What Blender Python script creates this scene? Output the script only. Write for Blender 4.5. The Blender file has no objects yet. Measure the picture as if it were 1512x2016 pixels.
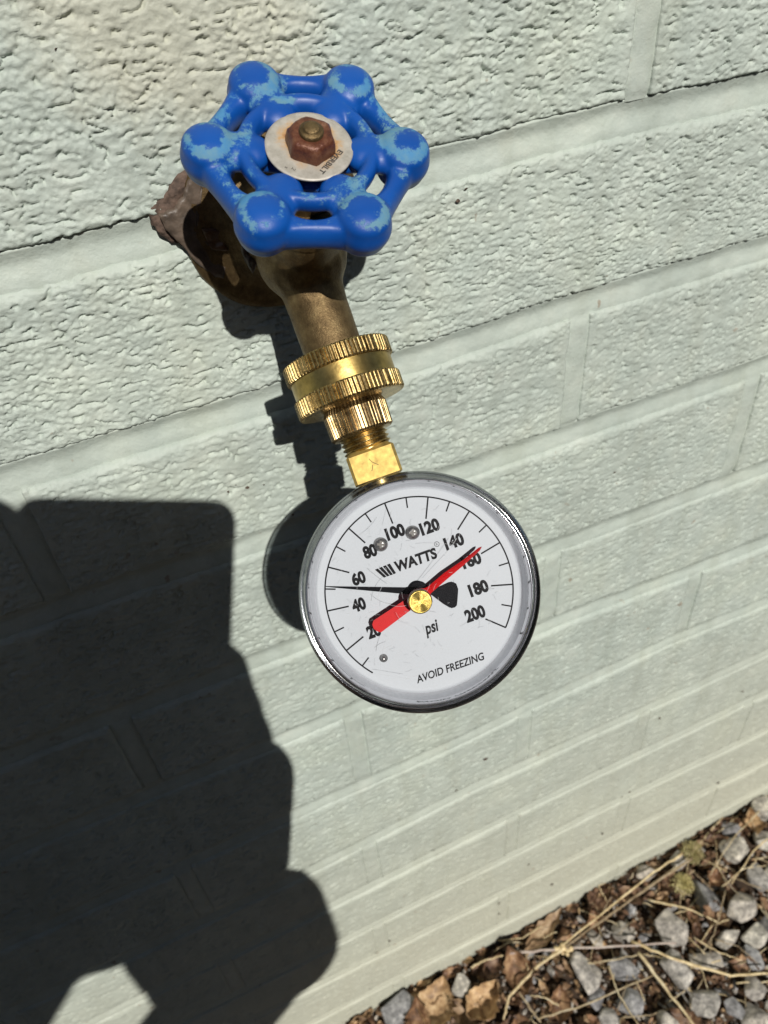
import bpy, bmesh, math, random
import numpy as np
from mathutils import Vector, Matrix, Quaternion
random.seed(7); RNG = np.random.default_rng(7)
SC = bpy.context.scene
COL = SC.collection
MM = 0.001            # every shape below is written in millimetres

# ------------------------------------------------------------------ camera, sky, sun, exposure
CAM = np.array([-50.75, -234.26, 79.13])
C_R = np.array([.91057087, -.40718814, -.07112317])
C_F = np.array([.26011477, .69818262, -.66699426])
C_U = np.array([.32124911, .58884536, .7416604])
cd = bpy.data.cameras.new('camera'); cam = bpy.data.objects.new('camera', cd); COL.objects.link(cam)
cd.sensor_fit = 'VERTICAL'; cd.sensor_height = 36; cd.lens = 1550 / 2016 * 36
cd.clip_start = .004; cd.clip_end = 200
m = Matrix.Identity(4)
for i in range(3):
    m[i][0], m[i][1], m[i][2], m[i][3] = C_R[i], C_U[i], -C_F[i], CAM[i] * MM
cam.matrix_world = m
cd.dof.use_dof = True; cd.dof.focus_distance = .216; cd.dof.aperture_fstop = 24
SC.camera = cam
SUN = np.array([.045, 1., -.84]); SUN /= np.linalg.norm(SUN)       # direction the light travels
w = bpy.data.worlds.new('World'); SC.world = w; w.use_nodes = True
nt = w.node_tree; sky = nt.nodes.new('ShaderNodeTexSky'); sky.sky_type = 'NISHITA'; sky.sun_disc = False
sky.sun_elevation = math.asin(-SUN[2]); sky.sun_rotation = math.atan2(-SUN[0], -SUN[1])
nt.links.new(sky.outputs[0], nt.nodes['Background'].inputs[0]); nt.nodes['Background'].inputs[1].default_value = .05
sl = bpy.data.lights.new('sun', 'SUN'); sl.energy = 5.0; sl.angle = math.radians(.53); sl.color = (1, .965, .905)
so = bpy.data.objects.new('sun', sl); COL.objects.link(so)
so.rotation_euler = Vector(SUN).to_track_quat('-Z', 'Y').to_euler(); so.location = (0, -3, 3)
SC.view_settings.view_transform = 'Standard'; SC.view_settings.look = 'None'
SC.view_settings.exposure = -.2; SC.view_settings.gamma = 1; SC.view_settings.use_curve_mapping = False
SC.render.engine = 'CYCLES'
SC.cycles.use_denoising = True
SC.cycles.max_bounces = 8; SC.cycles.transparent_max_bounces = 16
SC.cycles.caustics_reflective = False; SC.cycles.caustics_refractive = False

# ------------------------------------------------------------------ noise
def _hash(ix, iy, s):
    h = (ix.astype(np.int64) * 374761393 + iy.astype(np.int64) * 668265263 + s * 974634777) & 0xffffffff
    h = ((h ^ (h >> 13)) * 1274126177) & 0xffffffff
    h = h ^ (h >> 16)
    return (h & 0xffff) / 65535.0
def gnoise(x, y, s=0):
    x, y = np.broadcast_arrays(np.asarray(x, float), np.asarray(y, float))
    ix, iy = np.floor(x), np.floor(y); fx, fy = x - ix, y - iy
    ux, uy = fx * fx * fx * (fx * (6 * fx - 15) + 10), fy * fy * fy * (fy * (6 * fy - 15) + 10)
    def g(a, b):
        t = _hash(ix + a, iy + b, s) * 2 * np.pi
        return np.cos(t) * (fx - a) + np.sin(t) * (fy - b)
    return 1.5 * ((g(0, 0) * (1 - ux) + g(1, 0) * ux) * (1 - uy) + (g(0, 1) * (1 - ux) + g(1, 1) * ux) * uy)
def fbm(x, y, o=4, s=0, gain=.5):
    v, a = 0, 1
    for i in range(o):
        v = v + a * gnoise(x * 2 ** i, y * 2 ** i, s + i * 17); a *= gain
    return v
def sstep(a, b, x):
    t = np.clip((x - a) / (b - a), 0, 1); return t * t * (3 - 2 * t)

# ------------------------------------------------------------------ object helpers
ORG = {}
def empty(name, loc=(0, 0, 0)):
    o = bpy.data.objects.new(name, None); COL.objects.link(o); o.location = [v * MM for v in loc]
    o.empty_display_size = .01; ORG[o] = np.array(loc, float); return o
def tag(o, label=None, cat=None, group=None, kind=None):
    for k, v in (('label', label), ('category', cat), ('group', group), ('kind', kind)):
        if v: o[k] = v
    return o
def link(name, me, parent=None, org=None):
    o = bpy.data.objects.new(name, me); COL.objects.link(o)
    if parent is not None: o.parent = parent; ORG[o] = ORG[parent]
    else:
        ORG[o] = np.zeros(3) if org is None else np.array(org, float); o.location = ORG[o] * MM
    return o
def mk(name, V, F, mat, parent=None, smooth=True, org=None, mids=None):
    V = np.asarray(V, float)
    base = ORG[parent] if parent is not None else (np.zeros(3) if org is None else np.array(org, float))
    me = bpy.data.meshes.new(name)
    if isinstance(F, np.ndarray):
        n, k = F.shape
        me.vertices.add(len(V)); me.vertices.foreach_set('co', ((V - base) * MM).ravel())
        me.loops.add(n * k); me.loops.foreach_set('vertex_index', F.ravel().astype(np.int32))
        me.polygons.add(n); me.polygons.foreach_set('loop_start', np.arange(0, n * k, k, dtype=np.int32))
        me.polygons.foreach_set('loop_total', np.full(n, k, dtype=np.int32)); me.update(calc_edges=True)
    else:
        me.from_pydata([tuple((v - base) * MM) for v in V], [], [tuple(f) for f in F])
    me.polygons.foreach_set('use_smooth', [smooth] * len(me.polygons))
    for mt in (mat if isinstance(mat, (list, tuple)) else [mat]): me.materials.append(mt)
    if mids is not None: me.polygons.foreach_set('material_index', mids)
    me.update()
    return link(name, me, parent, org)
class Geo:
    def __init__(s): s.V = []; s.F = []; s.n = 0
    def add(s, V, F):
        V = np.asarray(V, float); s.V.append(V); s.F += [tuple(int(i) + s.n for i in f) for f in F]; s.n += len(V); return s
    def arr(s): return np.concatenate(s.V), s.F
    def obj(s, name, mat, parent=None, smooth=True, org=None):
        V, F = s.arr(); return mk(name, V, F, mat, parent, smooth, org)
class Frame:
    """local (x, y, z) -> world along three axes"""
    def __init__(s, o, x, y, z): s.o = np.array(o, float); s.M = np.array([x, y, z], float)
    def __call__(s, P): return s.o + np.atleast_2d(np.asarray(P, float)) @ s.M
    def at(s, *p): return Frame(s((p,))[0], *s.M)
def lathe(prof, seg=96, cap0=False, cap1=False, mod=None):
    """profile of (r, h) turned round local z"""
    prof = np.array(prof, float); a = np.linspace(0, 2 * np.pi, seg, endpoint=False); V = []
    for r, h in prof:
        rr = r if mod is None else r + mod(a, h)
        V.append(np.c_[rr * np.cos(a), rr * np.sin(a), np.full(seg, h)])
    V = np.concatenate(V); F = []
    for i in range(len(prof) - 1):
        for j in range(seg):
            k = (j + 1) % seg; F.append((i * seg + j, i * seg + k, (i + 1) * seg + k, (i + 1) * seg + j))
    if cap0: F.append(tuple(reversed(range(seg))))
    if cap1: F.append(tuple(range((len(prof) - 1) * seg, len(prof) * seg)))
    return V, F
def tube(pts, rad, seg=10, flat=1., caps=True):
    pts = np.array(pts, float); n = len(pts); rad = np.broadcast_to(rad, n)
    T = np.gradient(pts, axis=0); T /= np.linalg.norm(T, axis=1)[:, None] + 1e-9
    up = np.array([0, 0, 1.]) if abs(T[0][2]) < .9 else np.array([1., 0, 0])
    V = []; a = np.linspace(0, 2 * np.pi, seg, endpoint=False)
    for p, t, r in zip(pts, T, rad):
        s = np.cross(t, up); s /= np.linalg.norm(s) + 1e-9; q = np.cross(s, t); up = q
        V.append(p + r * (np.cos(a)[:, None] * s + flat * np.sin(a)[:, None] * q))
    F = [(i * seg + j, i * seg + (j + 1) % seg, (i + 1) * seg + (j + 1) % seg, (i + 1) * seg + j) for i in range(n - 1) for j in range(seg)]
    if caps: F += [tuple(reversed(range(seg))), tuple(range((n - 1) * seg, n * seg))]
    return np.concatenate(V), F
def ball(c, r, seg=20, ring=12):
    r = np.broadcast_to(np.asarray(r, float), 3); V = [(0, 0, -1)]; F = []
    for i in range(1, ring):
        t = -math.pi / 2 + math.pi * i / ring
        for j in range(seg): V.append((math.cos(t) * math.cos(2 * math.pi * j / seg), math.cos(t) * math.sin(2 * math.pi * j / seg), math.sin(t)))
    V.append((0, 0, 1))
    for j in range(seg):
        k = (j + 1) % seg; F.append((0, 1 + k, 1 + j)); F.append((len(V) - 1, 1 + (ring - 2) * seg + j, 1 + (ring - 2) * seg + k))
        for i in range(ring - 2): F.append((1 + i * seg + j, 1 + i * seg + k, 1 + (i + 1) * seg + k, 1 + (i + 1) * seg + j))
    return np.array(V) * r + np.asarray(c, float), F
def capsule(a, b, ra, rb, seg=16):
    a, b = np.array(a, float), np.array(b, float); d = b - a; L = np.linalg.norm(d) + 1e-9; d /= L
    T = [(a - d * ra * math.cos(t), ra * math.sin(t)) for t in np.linspace(.15, math.pi / 2, 5)] + \
        [(b + d * rb * math.sin(t), rb * math.cos(t)) for t in np.linspace(0, math.pi / 2 - .15, 5)]
    return tube([p for p, _ in T], [r for _, r in T], seg)
def box(x0, x1, y0, y1, z0, z1):
    V = [(x, y, z) for x in (x0, x1) for y in (y0, y1) for z in (z0, z1)]
    return np.array(V, float), [(0, 1, 3, 2), (4, 6, 7, 5), (0, 4, 5, 1), (2, 3, 7, 6), (0, 2, 6, 4), (1, 5, 7, 3)]
def prism(poly, z0, z1):
    n = len(poly); V = [(x, y, z0) for x, y in poly] + [(x, y, z1) for x, y in poly]
    return np.array(V, float), [tuple(reversed(range(n))), tuple(range(n, 2 * n))] + [(i, (i + 1) % n, n + (i + 1) % n, n + i) for i in range(n)]
def remesh(name, geo, frame, voxel, mat, parent=None, smooth_it=6, org=None, disp=None):
    V, F = geo.arr(); me = bpy.data.meshes.new('tmp'); me.from_pydata([tuple(v) for v in V], [], F)
    o = bpy.data.objects.new('tmp', me); COL.objects.link(o)
    r = o.modifiers.new('r', 'REMESH'); r.mode = 'VOXEL'; r.voxel_size = voxel; r.adaptivity = 0
    if smooth_it: s = o.modifiers.new('s', 'SMOOTH'); s.factor = .6; s.iterations = smooth_it
    dg = bpy.context.evaluated_depsgraph_get(); dg.update()
    em = bpy.data.meshes.new_from_object(o.evaluated_get(dg))
    n = len(em.vertices); co = np.empty(n * 3); em.vertices.foreach_get('co', co); co = co.reshape(-1, 3)
    no = np.empty(n * 3); em.vertices.foreach_get('normal', no); no = no.reshape(-1, 3)
    if disp is not None: co = co + no * disp(co)[:, None]
    fs = [tuple(p.vertices) for p in em.polygons]
    bpy.data.objects.remove(o); bpy.data.meshes.remove(em); bpy.data.meshes.remove(me)
    if fs and all(len(f) == 4 for f in fs): fs = np.array(fs)
    return mk(name, frame(co) if frame else co, fs, mat, parent, True, org)

# ------------------------------------------------------------------ material helpers
def new_mat(name):
    mt = bpy.data.materials.new(name); mt.use_nodes = True; return mt, mt.node_tree, mt.node_tree.nodes['Principled BSDF']
def N(nt, kind, **kw):
    n = nt.nodes.new(kind)
    for k, v in kw.items():
        if k.startswith('i_'): n.inputs[k[2:].replace('_', ' ')].default_value = v
        else: setattr(n, k, v)
    return n
def ramp(nt, fac, stops):
    r = nt.nodes.new('ShaderNodeValToRGB'); e = r.color_ramp.elements
    while len(e) < len(stops): e.new(.5)
    for el, (p, c) in zip(e, stops): el.position = p; el.color = (*c, 1) if len(c) == 3 else c
    nt.links.new(fac, r.inputs[0]); return r.outputs[0]
def gv(v): return (v, v, v)
def pos(nt, scale=(1, 1, 1), kind='Object'):
    if kind == 'World': s = N(nt, 'ShaderNodeNewGeometry').outputs['Position']
    else: s = N(nt, 'ShaderNodeTexCoord').outputs[kind]
    mp = N(nt, 'ShaderNodeMapping'); mp.inputs['Scale'].default_value = scale; nt.links.new(s, mp.inputs[0]); return mp.outputs[0]
def noise(nt, vec, scale, detail=4, rough=.55, dist=0):
    n = N(nt, 'ShaderNodeTexNoise'); n.inputs['Scale'].default_value = scale; n.inputs['Detail'].default_value = detail
    n.inputs['Roughness'].default_value = rough; n.inputs['Distortion'].default_value = dist
    nt.links.new(vec, n.inputs['Vector']); return n.outputs['Fac']
def mix(nt, f, a, b, mode='MIX'):
    n = N(nt, 'ShaderNodeMix', data_type='RGBA', blend_type=mode)
    for s, v in ((n.inputs[0], f), (n.inputs[6], a), (n.inputs[7], b)):
        if hasattr(v, 'is_output'): nt.links.new(v, s)
        else: s.default_value = v if not isinstance(v, tuple) else (*v, 1)
    return n.outputs[2]
def bump(nt, bs, h, strength=.5, dist=.001, prev=None):
    b = N(nt, 'ShaderNodeBump'); b.inputs['Strength'].default_value = strength; b.inputs['Distance'].default_value = dist
    nt.links.new(h, b.inputs['Height'])
    if prev is not None: nt.links.new(prev, b.inputs['Normal'])
    nt.links.new(b.outputs[0], bs.inputs['Normal']); return b.outputs[0]
def simple(name, col, rough=.5, metal=0, var=.15, scale=800, bmp=.0, bd=.0002, spec=.5):
    mt, nt, bs = new_mat(name); v = pos(nt)
    f = noise(nt, v, scale, 4)
    c = ramp(nt, f, [(.3, tuple(x * (1 - var) for x in col)), (.7, tuple(min(1, x * (1 + var)) for x in col))])
    nt.links.new(c, bs.inputs['Base Color']); bs.inputs['Roughness'].default_value = rough; bs.inputs['Metallic'].default_value = metal
    bs.inputs['Specular IOR Level'].default_value = spec
    if bmp: bump(nt, bs, f, bmp, bd)
    return mt

def wall_material():
    mt, nt, bs = new_mat('sage_painted_brick'); v = pos(nt, (1, 1, 1), 'World')
    n1 = noise(nt, v, 9, 5); n2 = noise(nt, v, 60, 6, .65)
    base = ramp(nt, n2, [(.3, (.392, .445, .402)), (.55, (.448, .50, .45)), (.75, (.495, .538, .482))])
    tone = ramp(nt, noise(nt, v, 14, 5, .6), [(.35, (.93, .93, .93)), (.5, (1, 1, 1)), (.66, (1.07, 1.06, 1.03))]); base = mix(nt, 1., base, tone, 'MULTIPLY'); base = mix(nt, 1., base, ramp(nt, noise(nt, pos(nt, (1, 1, .16), 'World'), 70, 4, .6), [(.36, (.93, .925, .91)), (.5, (1, 1, 1)), (.68, (1.04, 1.04, 1.04))]), 'MULTIPLY')
    # weathered, yellowed paint round the tap (upper part of the wall) and splash dust near the ground
    sx = N(nt, 'ShaderNodeSeparateXYZ'); nt.links.new(v, sx.inputs[0])
    def m_(op, a, b=None, c=None):
        n = N(nt, 'ShaderNodeMath', operation=op)
        for i, t in enumerate((a, b, c)):
            if t is None: continue
            if hasattr(t, 'is_output'): nt.links.new(t, n.inputs[i])
            else: n.inputs[i].default_value = t
        return n.outputs[0]
    dx = m_('MULTIPLY', m_('SUBTRACT', sx.outputs[0], -.004), 1 / .045); dz = m_('MULTIPLY', m_('SUBTRACT', sx.outputs[2], .052), 1 / .040)
    d = m_('SQRT', m_('ADD', m_('MULTIPLY', dx, dx), m_('MULTIPLY', dz, dz)))
    st = m_('MULTIPLY', m_('SUBTRACT', 1.5, m_('ADD', d, m_('MULTIPLY', n2, .9))), 1.1)
    stn = N(nt, 'ShaderNodeClamp'); nt.links.new(st, stn.inputs[0]); stn.inputs['Max'].default_value = .42
    c = mix(nt, stn.outputs[0], base, (.50, .455, .335))
    lo = N(nt, 'ShaderNodeMapRange'); lo.inputs['From Min'].default_value = -.38; lo.inputs['From Max'].default_value = -.70
    lo.inputs['To Max'].default_value = .75; nt.links.new(m_('ADD', sx.outputs[2], m_('MULTIPLY', n1, -.12)), lo.inputs[0])
    c = mix(nt, lo.outputs[0], c, (.50, .49, .39))
    sp = ramp(nt, noise(nt, v, 170, 2, .4), [(.70, gv(0)), (.73, gv(1))])
    spm = ramp(nt, noise(nt, v, 25, 2), [(.5, gv(0)), (.6, gv(.55))])
    c = mix(nt, mix(nt, 1., sp, spm, 'MULTIPLY'), c, (.22, .13, .07))
    nt.links.new(c, bs.inputs['Base Color'])
    bs.inputs['Roughness'].default_value = .5; bs.inputs['Specular IOR Level'].default_value = .32
    b1 = bump(nt, bs, noise(nt, v, 520, 6, .65), .55, .0007)
    bump(nt, bs, noise(nt, v, 1600, 3, .6), .25, .0002, b1)
    return mt
M_WALL = wall_material()

def wheel_paint():
    mt, nt, bs = new_mat('worn_blue_paint'); v = pos(nt)
    big = noise(nt, v, 95, 8, .78, .35); fine = noise(nt, v, 520, 6, .85)
    s = N(nt, 'ShaderNodeMath', operation='MULTIPLY_ADD'); nt.links.new(fine, s.inputs[0]); s.inputs[1].default_value = .42; nt.links.new(big, s.inputs[2])
    att = N(nt, 'ShaderNodeAttribute', attribute_name='wear')
    s2 = N(nt, 'ShaderNodeMath', operation='ADD'); nt.links.new(s.outputs[0], s2.inputs[0]); nt.links.new(att.outputs['Fac'], s2.inputs[1])
    w1 = ramp(nt, s2.outputs[0], [(.81, gv(0)), (.858, gv(.18)), (.872, gv(.6)), (.905, gv(.95))])
    w2 = ramp(nt, s2.outputs[0], [(1.0, gv(0)), (1.02, gv(1))])
    g = ramp(nt, noise(nt, v, 130, 5, .7), [(.42, (.06, .215, .40)), (.60, (.115, .25, .33))])
    blue = ramp(nt, noise(nt, v, 60, 3), [(.3, (.002, .056, .28)), (.7, (.003, .076, .35))])
    c = mix(nt, w1, blue, g); c = mix(nt, w2, c, (.30, .46, .56))
    nt.links.new(c, bs.inputs['Base Color'])
    r = ramp(nt, w1, [(0, gv(.42)), (1, gv(.75))]); nt.links.new(r, bs.inputs['Roughness'])
    bs.inputs['Specular IOR Level'].default_value = .4
    inv = N(nt, 'ShaderNodeInvert'); nt.links.new(w1, inv.inputs[1])
    b = bump(nt, bs, inv.outputs[0], .35, .00008); bump(nt, bs, noise(nt, v, 900, 4, .6), .12, .0002, b)
    return mt
def brass(name, dull=False, bright=1.):
    mt, nt, bs = new_mat(name); v = pos(nt)
    f = noise(nt, v, 260, 6, .7); g = noise(nt, v, 1800, 4, .7)
    if dull: c = ramp(nt, f, [(.28, (.07, .045, .02)), (.5, (.15, .10, .045)), (.75, (.25, .18, .085))])
    else: c = ramp(nt, f, [(.30, (.16 * bright, .095 * bright, .03)), (.45, (.40 * bright, .285 * bright, .115)), (.7, (.60 * bright, .455 * bright, .215))])
    nt.links.new(c, bs.inputs['Base Color']); bs.inputs['Metallic'].default_value = .8 if dull else 1
    r = ramp(nt, g, [(.3, gv(.42 if dull else .2)), (.7, gv(.62 if dull else .42))]); nt.links.new(r, bs.inputs['Roughness'])
    bump(nt, bs, g, .7 if dull else .3, .00025 if dull else .00007)
    return mt
def rust():
    mt, nt, bs = new_mat('rusty_steel'); v = pos(nt)
    f = noise(nt, v, 330, 7, .7)
    c = ramp(nt, f, [(.3, (.035, .012, .008)), (.48, (.115, .036, .018)), (.6, (.17, .07, .035)), (.72, (.27, .14, .09))])
    nt.links.new(c, bs.inputs['Base Color']); bs.inputs['Roughness'].default_value = .38; bs.inputs['Metallic'].default_value = .25
    bump(nt, bs, noise(nt, v, 700, 5, .7), .6, .0004); return mt
def clear(name, tint=(.97, .98, .99), gloss=.0, base=.05):
    mt, nt, bs = new_mat(name); nt.nodes.remove(bs); out = nt.nodes['Material Output']
    t = N(nt, 'ShaderNodeBsdfTransparent'); t.inputs[0].default_value = (*tint, 1)
    g = N(nt, 'ShaderNodeBsdfGlossy'); g.inputs['Roughness'].default_value = .03 + gloss
    fr = N(nt, 'ShaderNodeFresnel'); fr.inputs[0].default_value = 1.45
    ad = N(nt, 'ShaderNodeMath', operation='ADD'); ad.inputs[1].default_value = base - .05; nt.links.new(fr.outputs[0], ad.inputs[0])
    mx = N(nt, 'ShaderNodeMixShader'); nt.links.new(ad.outputs[0], mx.inputs[0]); nt.links.new(t.outputs[0], mx.inputs[1]); nt.links.new(g.outputs[0], mx.inputs[2])
    nt.links.new(mx.outputs[0], out.inputs[0]); return mt
M_BLUE = wheel_paint(); M_BRASS = brass('bright_brass'); M_DULL = brass('weathered_brass', True); M_RUST = rust()
M_CHROME = simple('polished_steel', (.72, .72, .74), .12, 1, .05, 500)
M_SATIN = simple('satin_steel', (.50, .51, .53), .36, 1, .06, 900)
M_WALLIN = simple('brushed_inner_wall', (.66, .67, .70), .42, .55, .06, 900)
M_DIAL = simple('dial_enamel', (.445, .465, .495), .55, 0, .025, 2600)
M_INK = simple('black_ink', (.008, .008, .009), .6, 0, .3, 1500, spec=.1)
M_BLACK = simple('black_lacquer', (.010, .010, .012), .55, 0, .2, 900, spec=.03)
M_RED = simple('red_lacquer', (.55, .008, .010), .5, 0, .06, 900, spec=.15)
M_LENS = clear('clear_lens_plastic', base=.03); M_RIM = clear('clear_rim_plastic', (.80, .82, .84), .05, .13)
M_PINK = clear('clear_knob_plastic', (.85, .55, .55), .05, .12)

# ------------------------------------------------------------------ the brick wall
J = 11.6
ROWZ = {0: [(-70, -4.2), (-20, -3), (73, -2), (130, -.5), (200, -1.3)], 1: [(-90, -69), (0, -68.3), (47, -70), (116, -67.4), (220, -66.6)],
        2: [(-86, -129.8), (-20, -132), (240, -131)], 3: [(-100, -200), (132, -202), (265, -204)],
        4: [(-92, -265.5), (-31, -267), (138, -264), (209, -269), (287, -272)], 5: [(-28, -342), (70, -343), (121, -339), (222, -335), (309, -340)],
        6: [(-35, -415), (75, -406), (268, -410)], 7: [(-27, -477), (130, -472), (250, -474)], 8: [(-28, -542), (205, -538), (373, -544)],
        9: [(-41, -601), (197, -608), (398, -613)], 10: [(-41, -672), (300, -676)], 11: [(0, -741)]}
def zb(r, X):
    X = np.asarray(X, float)
    if r in ROWZ:
        p = np.array(ROWZ[r], float); z = np.interp(X, p[:, 0], p[:, 1])
        for d in (-14, -7, 7, 14): z = z + np.interp(X + d, p[:, 0], p[:, 1])
        z = z / 5
    else: z = np.full(X.shape, -2 - 67.7 * r)
    return z + .45 * gnoise(X / 23, 0 * X + r * 9.3, 5)
HEAD = {0: [142], 1: [19, 241], 2: [-95, 128], 3: [10, 236], 4: [-96, 127], 5: [8, 234], 6: [-103, 118], 7: [4, 222], 8: [115, -108], 9: [0, 226], 10: [112], 11: [8]}
JW = 10.
def heads(r):
    h = sorted(HEAD.get(r, [130 if r % 2 == 0 else 12])); P = 225
    rr = random.Random(r + 50)
    while h[0] > -900: h.insert(0, h[0] - P + rr.uniform(-4, 4))
    while h[-1] < 1500: h.append(h[-1] + P + rr.uniform(-4, 4))
    return h
def relief(X, Z, s):
    sl = Z + .06 * X
    wx, wz = gnoise(X / 8, Z / 8, 91) * 2.2, gnoise(X / 8, Z / 8, 92) * 1.2
    wx, wz = wx * .55, wz * .7
    patch = .55 + .75 * sstep(-.35, .45, gnoise(X / 31, Z / 19, 95 + s))          # torn areas beside smoother, paint-filled ones
    h = .9 * fbm(X / 70, Z / 60, 2, 3) + .30 * fbm((X + wx) / 10, (sl + wz) / 4.2, 3, 11 + s) + patch * (.50 * np.abs(gnoise((X + wx) / 4.4, (sl + wz) / 2.5, 40 + s)) \
        + .50 * np.abs(gnoise((X + wx) / 2.2, (sl + wz) / 1.5, 41 + s)) + .20 * gnoise(X / 1.15, sl / .95, 42 + s)) - .25
    # ragged cracks where the cast face has torn, running with the courses
    c = np.abs(gnoise((X + 2 * wx) / 11, (sl + 1.6 * wz) / 3.6, 60 + s)); mk_ = sstep(.12, .42, gnoise(X / 13, Z / 9, 71 + s))
    h -= 1.5 * sstep(.075, .0, c) * mk_
    c2 = gnoise((X + wx) / 4.2, (sl + wz) / 1.9, 63 + s); h -= 1.0 * sstep(.40, .56, c2)
    c3 = gnoise((X - wx) / 2.3, (sl - wz) / 1.05, 97 + s); h -= .75 * sstep(.42, .58, c3) * sstep(-.1, .35, gnoise(X / 24, Z / 14, 98))
    return h
wall = empty('brick_wall', (0, 0, -715))
tag(wall, 'pale sage green painted brick wall behind the tap with shallow mortar joints', 'wall')
SPECKS = [(72.8, -20.1, .9), (75.9, -17.0, .6), (-17.6, -108.0, .75), (-21.5, -105.2, .38), (-24.8, -107.1, .38), (-11.2, -109.4, .39), (157.2, -170.2, .8), (89.5, -381.1, 1.3), (218.7, -537.0, 1.1), (236.8, -435.9, 1.1), (161.1, -645.7, 1.8), (133.4, -577.6, 1.1), (107.0, -626.2, 1.4), (226.4, -535.1, 1.1), (-2.5, -128.3, .41), (336.5, -609.5, 1.5), (207.8, -591.7, 1.1), (67.9, -403.5, .9), (107.7, -650.8, 1.1), (6.3, -588.3, 1.1), (-37.3, 40.5, .4), (320.1, -456.5, 1.1)]
def hull_speck(r_, seed):
    q = random.Random(seed + 900); bm = bmesh.new()
    for i in range(10):
        a = q.random() * 6.283; bm.verts.new((r_ * math.cos(a) * q.uniform(.7, 1.5), q.uniform(-.5, .6), r_ * math.sin(a) * q.uniform(.4, .9)))
    h_ = bmesh.ops.convex_hull(bm, input=bm.verts); bmesh.ops.delete(bm, geom=[e for e in h_['geom_interior'] if isinstance(e, bmesh.types.BMVert)], context='VERTS')
    V = np.array([v.co[:] for v in bm.verts]); bm.verts.index_update(); F = [tuple(v.index for v in f.verts) for f in bm.faces]; bm.free(); return V, F
def grid_faces(nx, nz):
    i = np.arange(nx - 1)[:, None] * nz + np.arange(nz - 1)[None, :]
    return np.stack([i, i + nz, i + nz + 1, i + 1], -1).reshape(-1, 4)
def brick(r, xl, xr, step):
    W_, H_ = xr - xl, float(zb(r - 1, (xl + xr) / 2) - J - zb(r, (xl + xr) / 2))
    nx, nz = max(4, int(W_ / step)), max(4, int(H_ / step))
    u = np.linspace(0, 1, nx); v = np.linspace(0, 1, nz)
    tight = lambda q: .5 - .5 * np.cos(np.pi * q) if step > 3 else q
    u, v = tight(u), tight(v)
    X = xl + u[:, None] * W_ + 0 * v[None]; b = zb(r, X); t = zb(r - 1, X) - J; Z = b + (t - b) * v[None]
    d = np.minimum(np.minimum(X - xl, xr - X), np.minimum(Z - b, t - Z)) + .55 * gnoise(X / 3.2, Z / 3.2, 8) * (1 if step < 3 else 0)
    side = np.minimum(X - xl, xr - X); R = np.where(t - Z < Z - b, 3.2, 1.2)
    e = np.clip(1 - np.clip(d, 0, None) / R, 0, 1); R = np.where(side < 2.2, .12 + 1.1 * sstep(-.15, .5, gnoise(Z / 10, X * 0 + round(xl) * .37, 66)), R); e = np.clip(1 - np.clip(d, 0, None) / R, 0, 1); edge = -R * (1 - np.sqrt(1 - e * e * .98))
    fade = sstep(0, 5, np.minimum(side, t - Z)) * .6 + .4
    h = (relief(X, Z, r % 3) * fade * {0: 1, 1: 1, 2: .9, 3: .85}.get(r, .78) if step < 3 else .4 * fbm(X / 20, Z / 20, 2, 3)) + edge + .5
    tilt = .35 * math.sin(r * 7.7 + xl)
    Y = -(h + tilt)
    V = np.stack([X, Y, Z], -1)
    # skirts: the four edges run back into the wall
    G = np.pad(V, ((1, 1), (1, 1), (0, 0)), mode='edge'); G[0, :, 1] = G[-1, :, 1] = 9; G[:, 0, 1] = G[:, -1, 1] = 9
    return mk('brick', G.reshape(-1, 3), grid_faces(nx + 2, nz + 2), M_WALL, wall)
for r in range(-10, 12):
    hs = heads(r)
    for a, b in zip(hs[:-1], hs[1:]):
        xl, xr = a + JW / 2, b - JW / 2
        if xr < -1000 or xl > 1450: continue
        zc = -2 - 67.7 * r + 33
        lim = {-1: (-400, -300)}.get(r, (-60 - max(0, -zc) * .62, 215 + max(0, -zc) * .34))
        seen = r >= 0 and xr > lim[0] and xl < lim[1]
        step = 9 if not seen else (.46 if r <= 1 else .6 if r <= 3 else .85 if r <= 6 else 1.2)
        brick(r, xl, xr, step)
M_SPECK = simple('dark_dirt_speck', (.07, .045, .03), .8, 0, .5, 900)
for i, (x, z, r_) in enumerate(SPECKS):
    V, F = hull_speck(r_, i); mk('dirt_speck', V + (x, -1.1, z), F, M_SPECK, wall, False)
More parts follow.
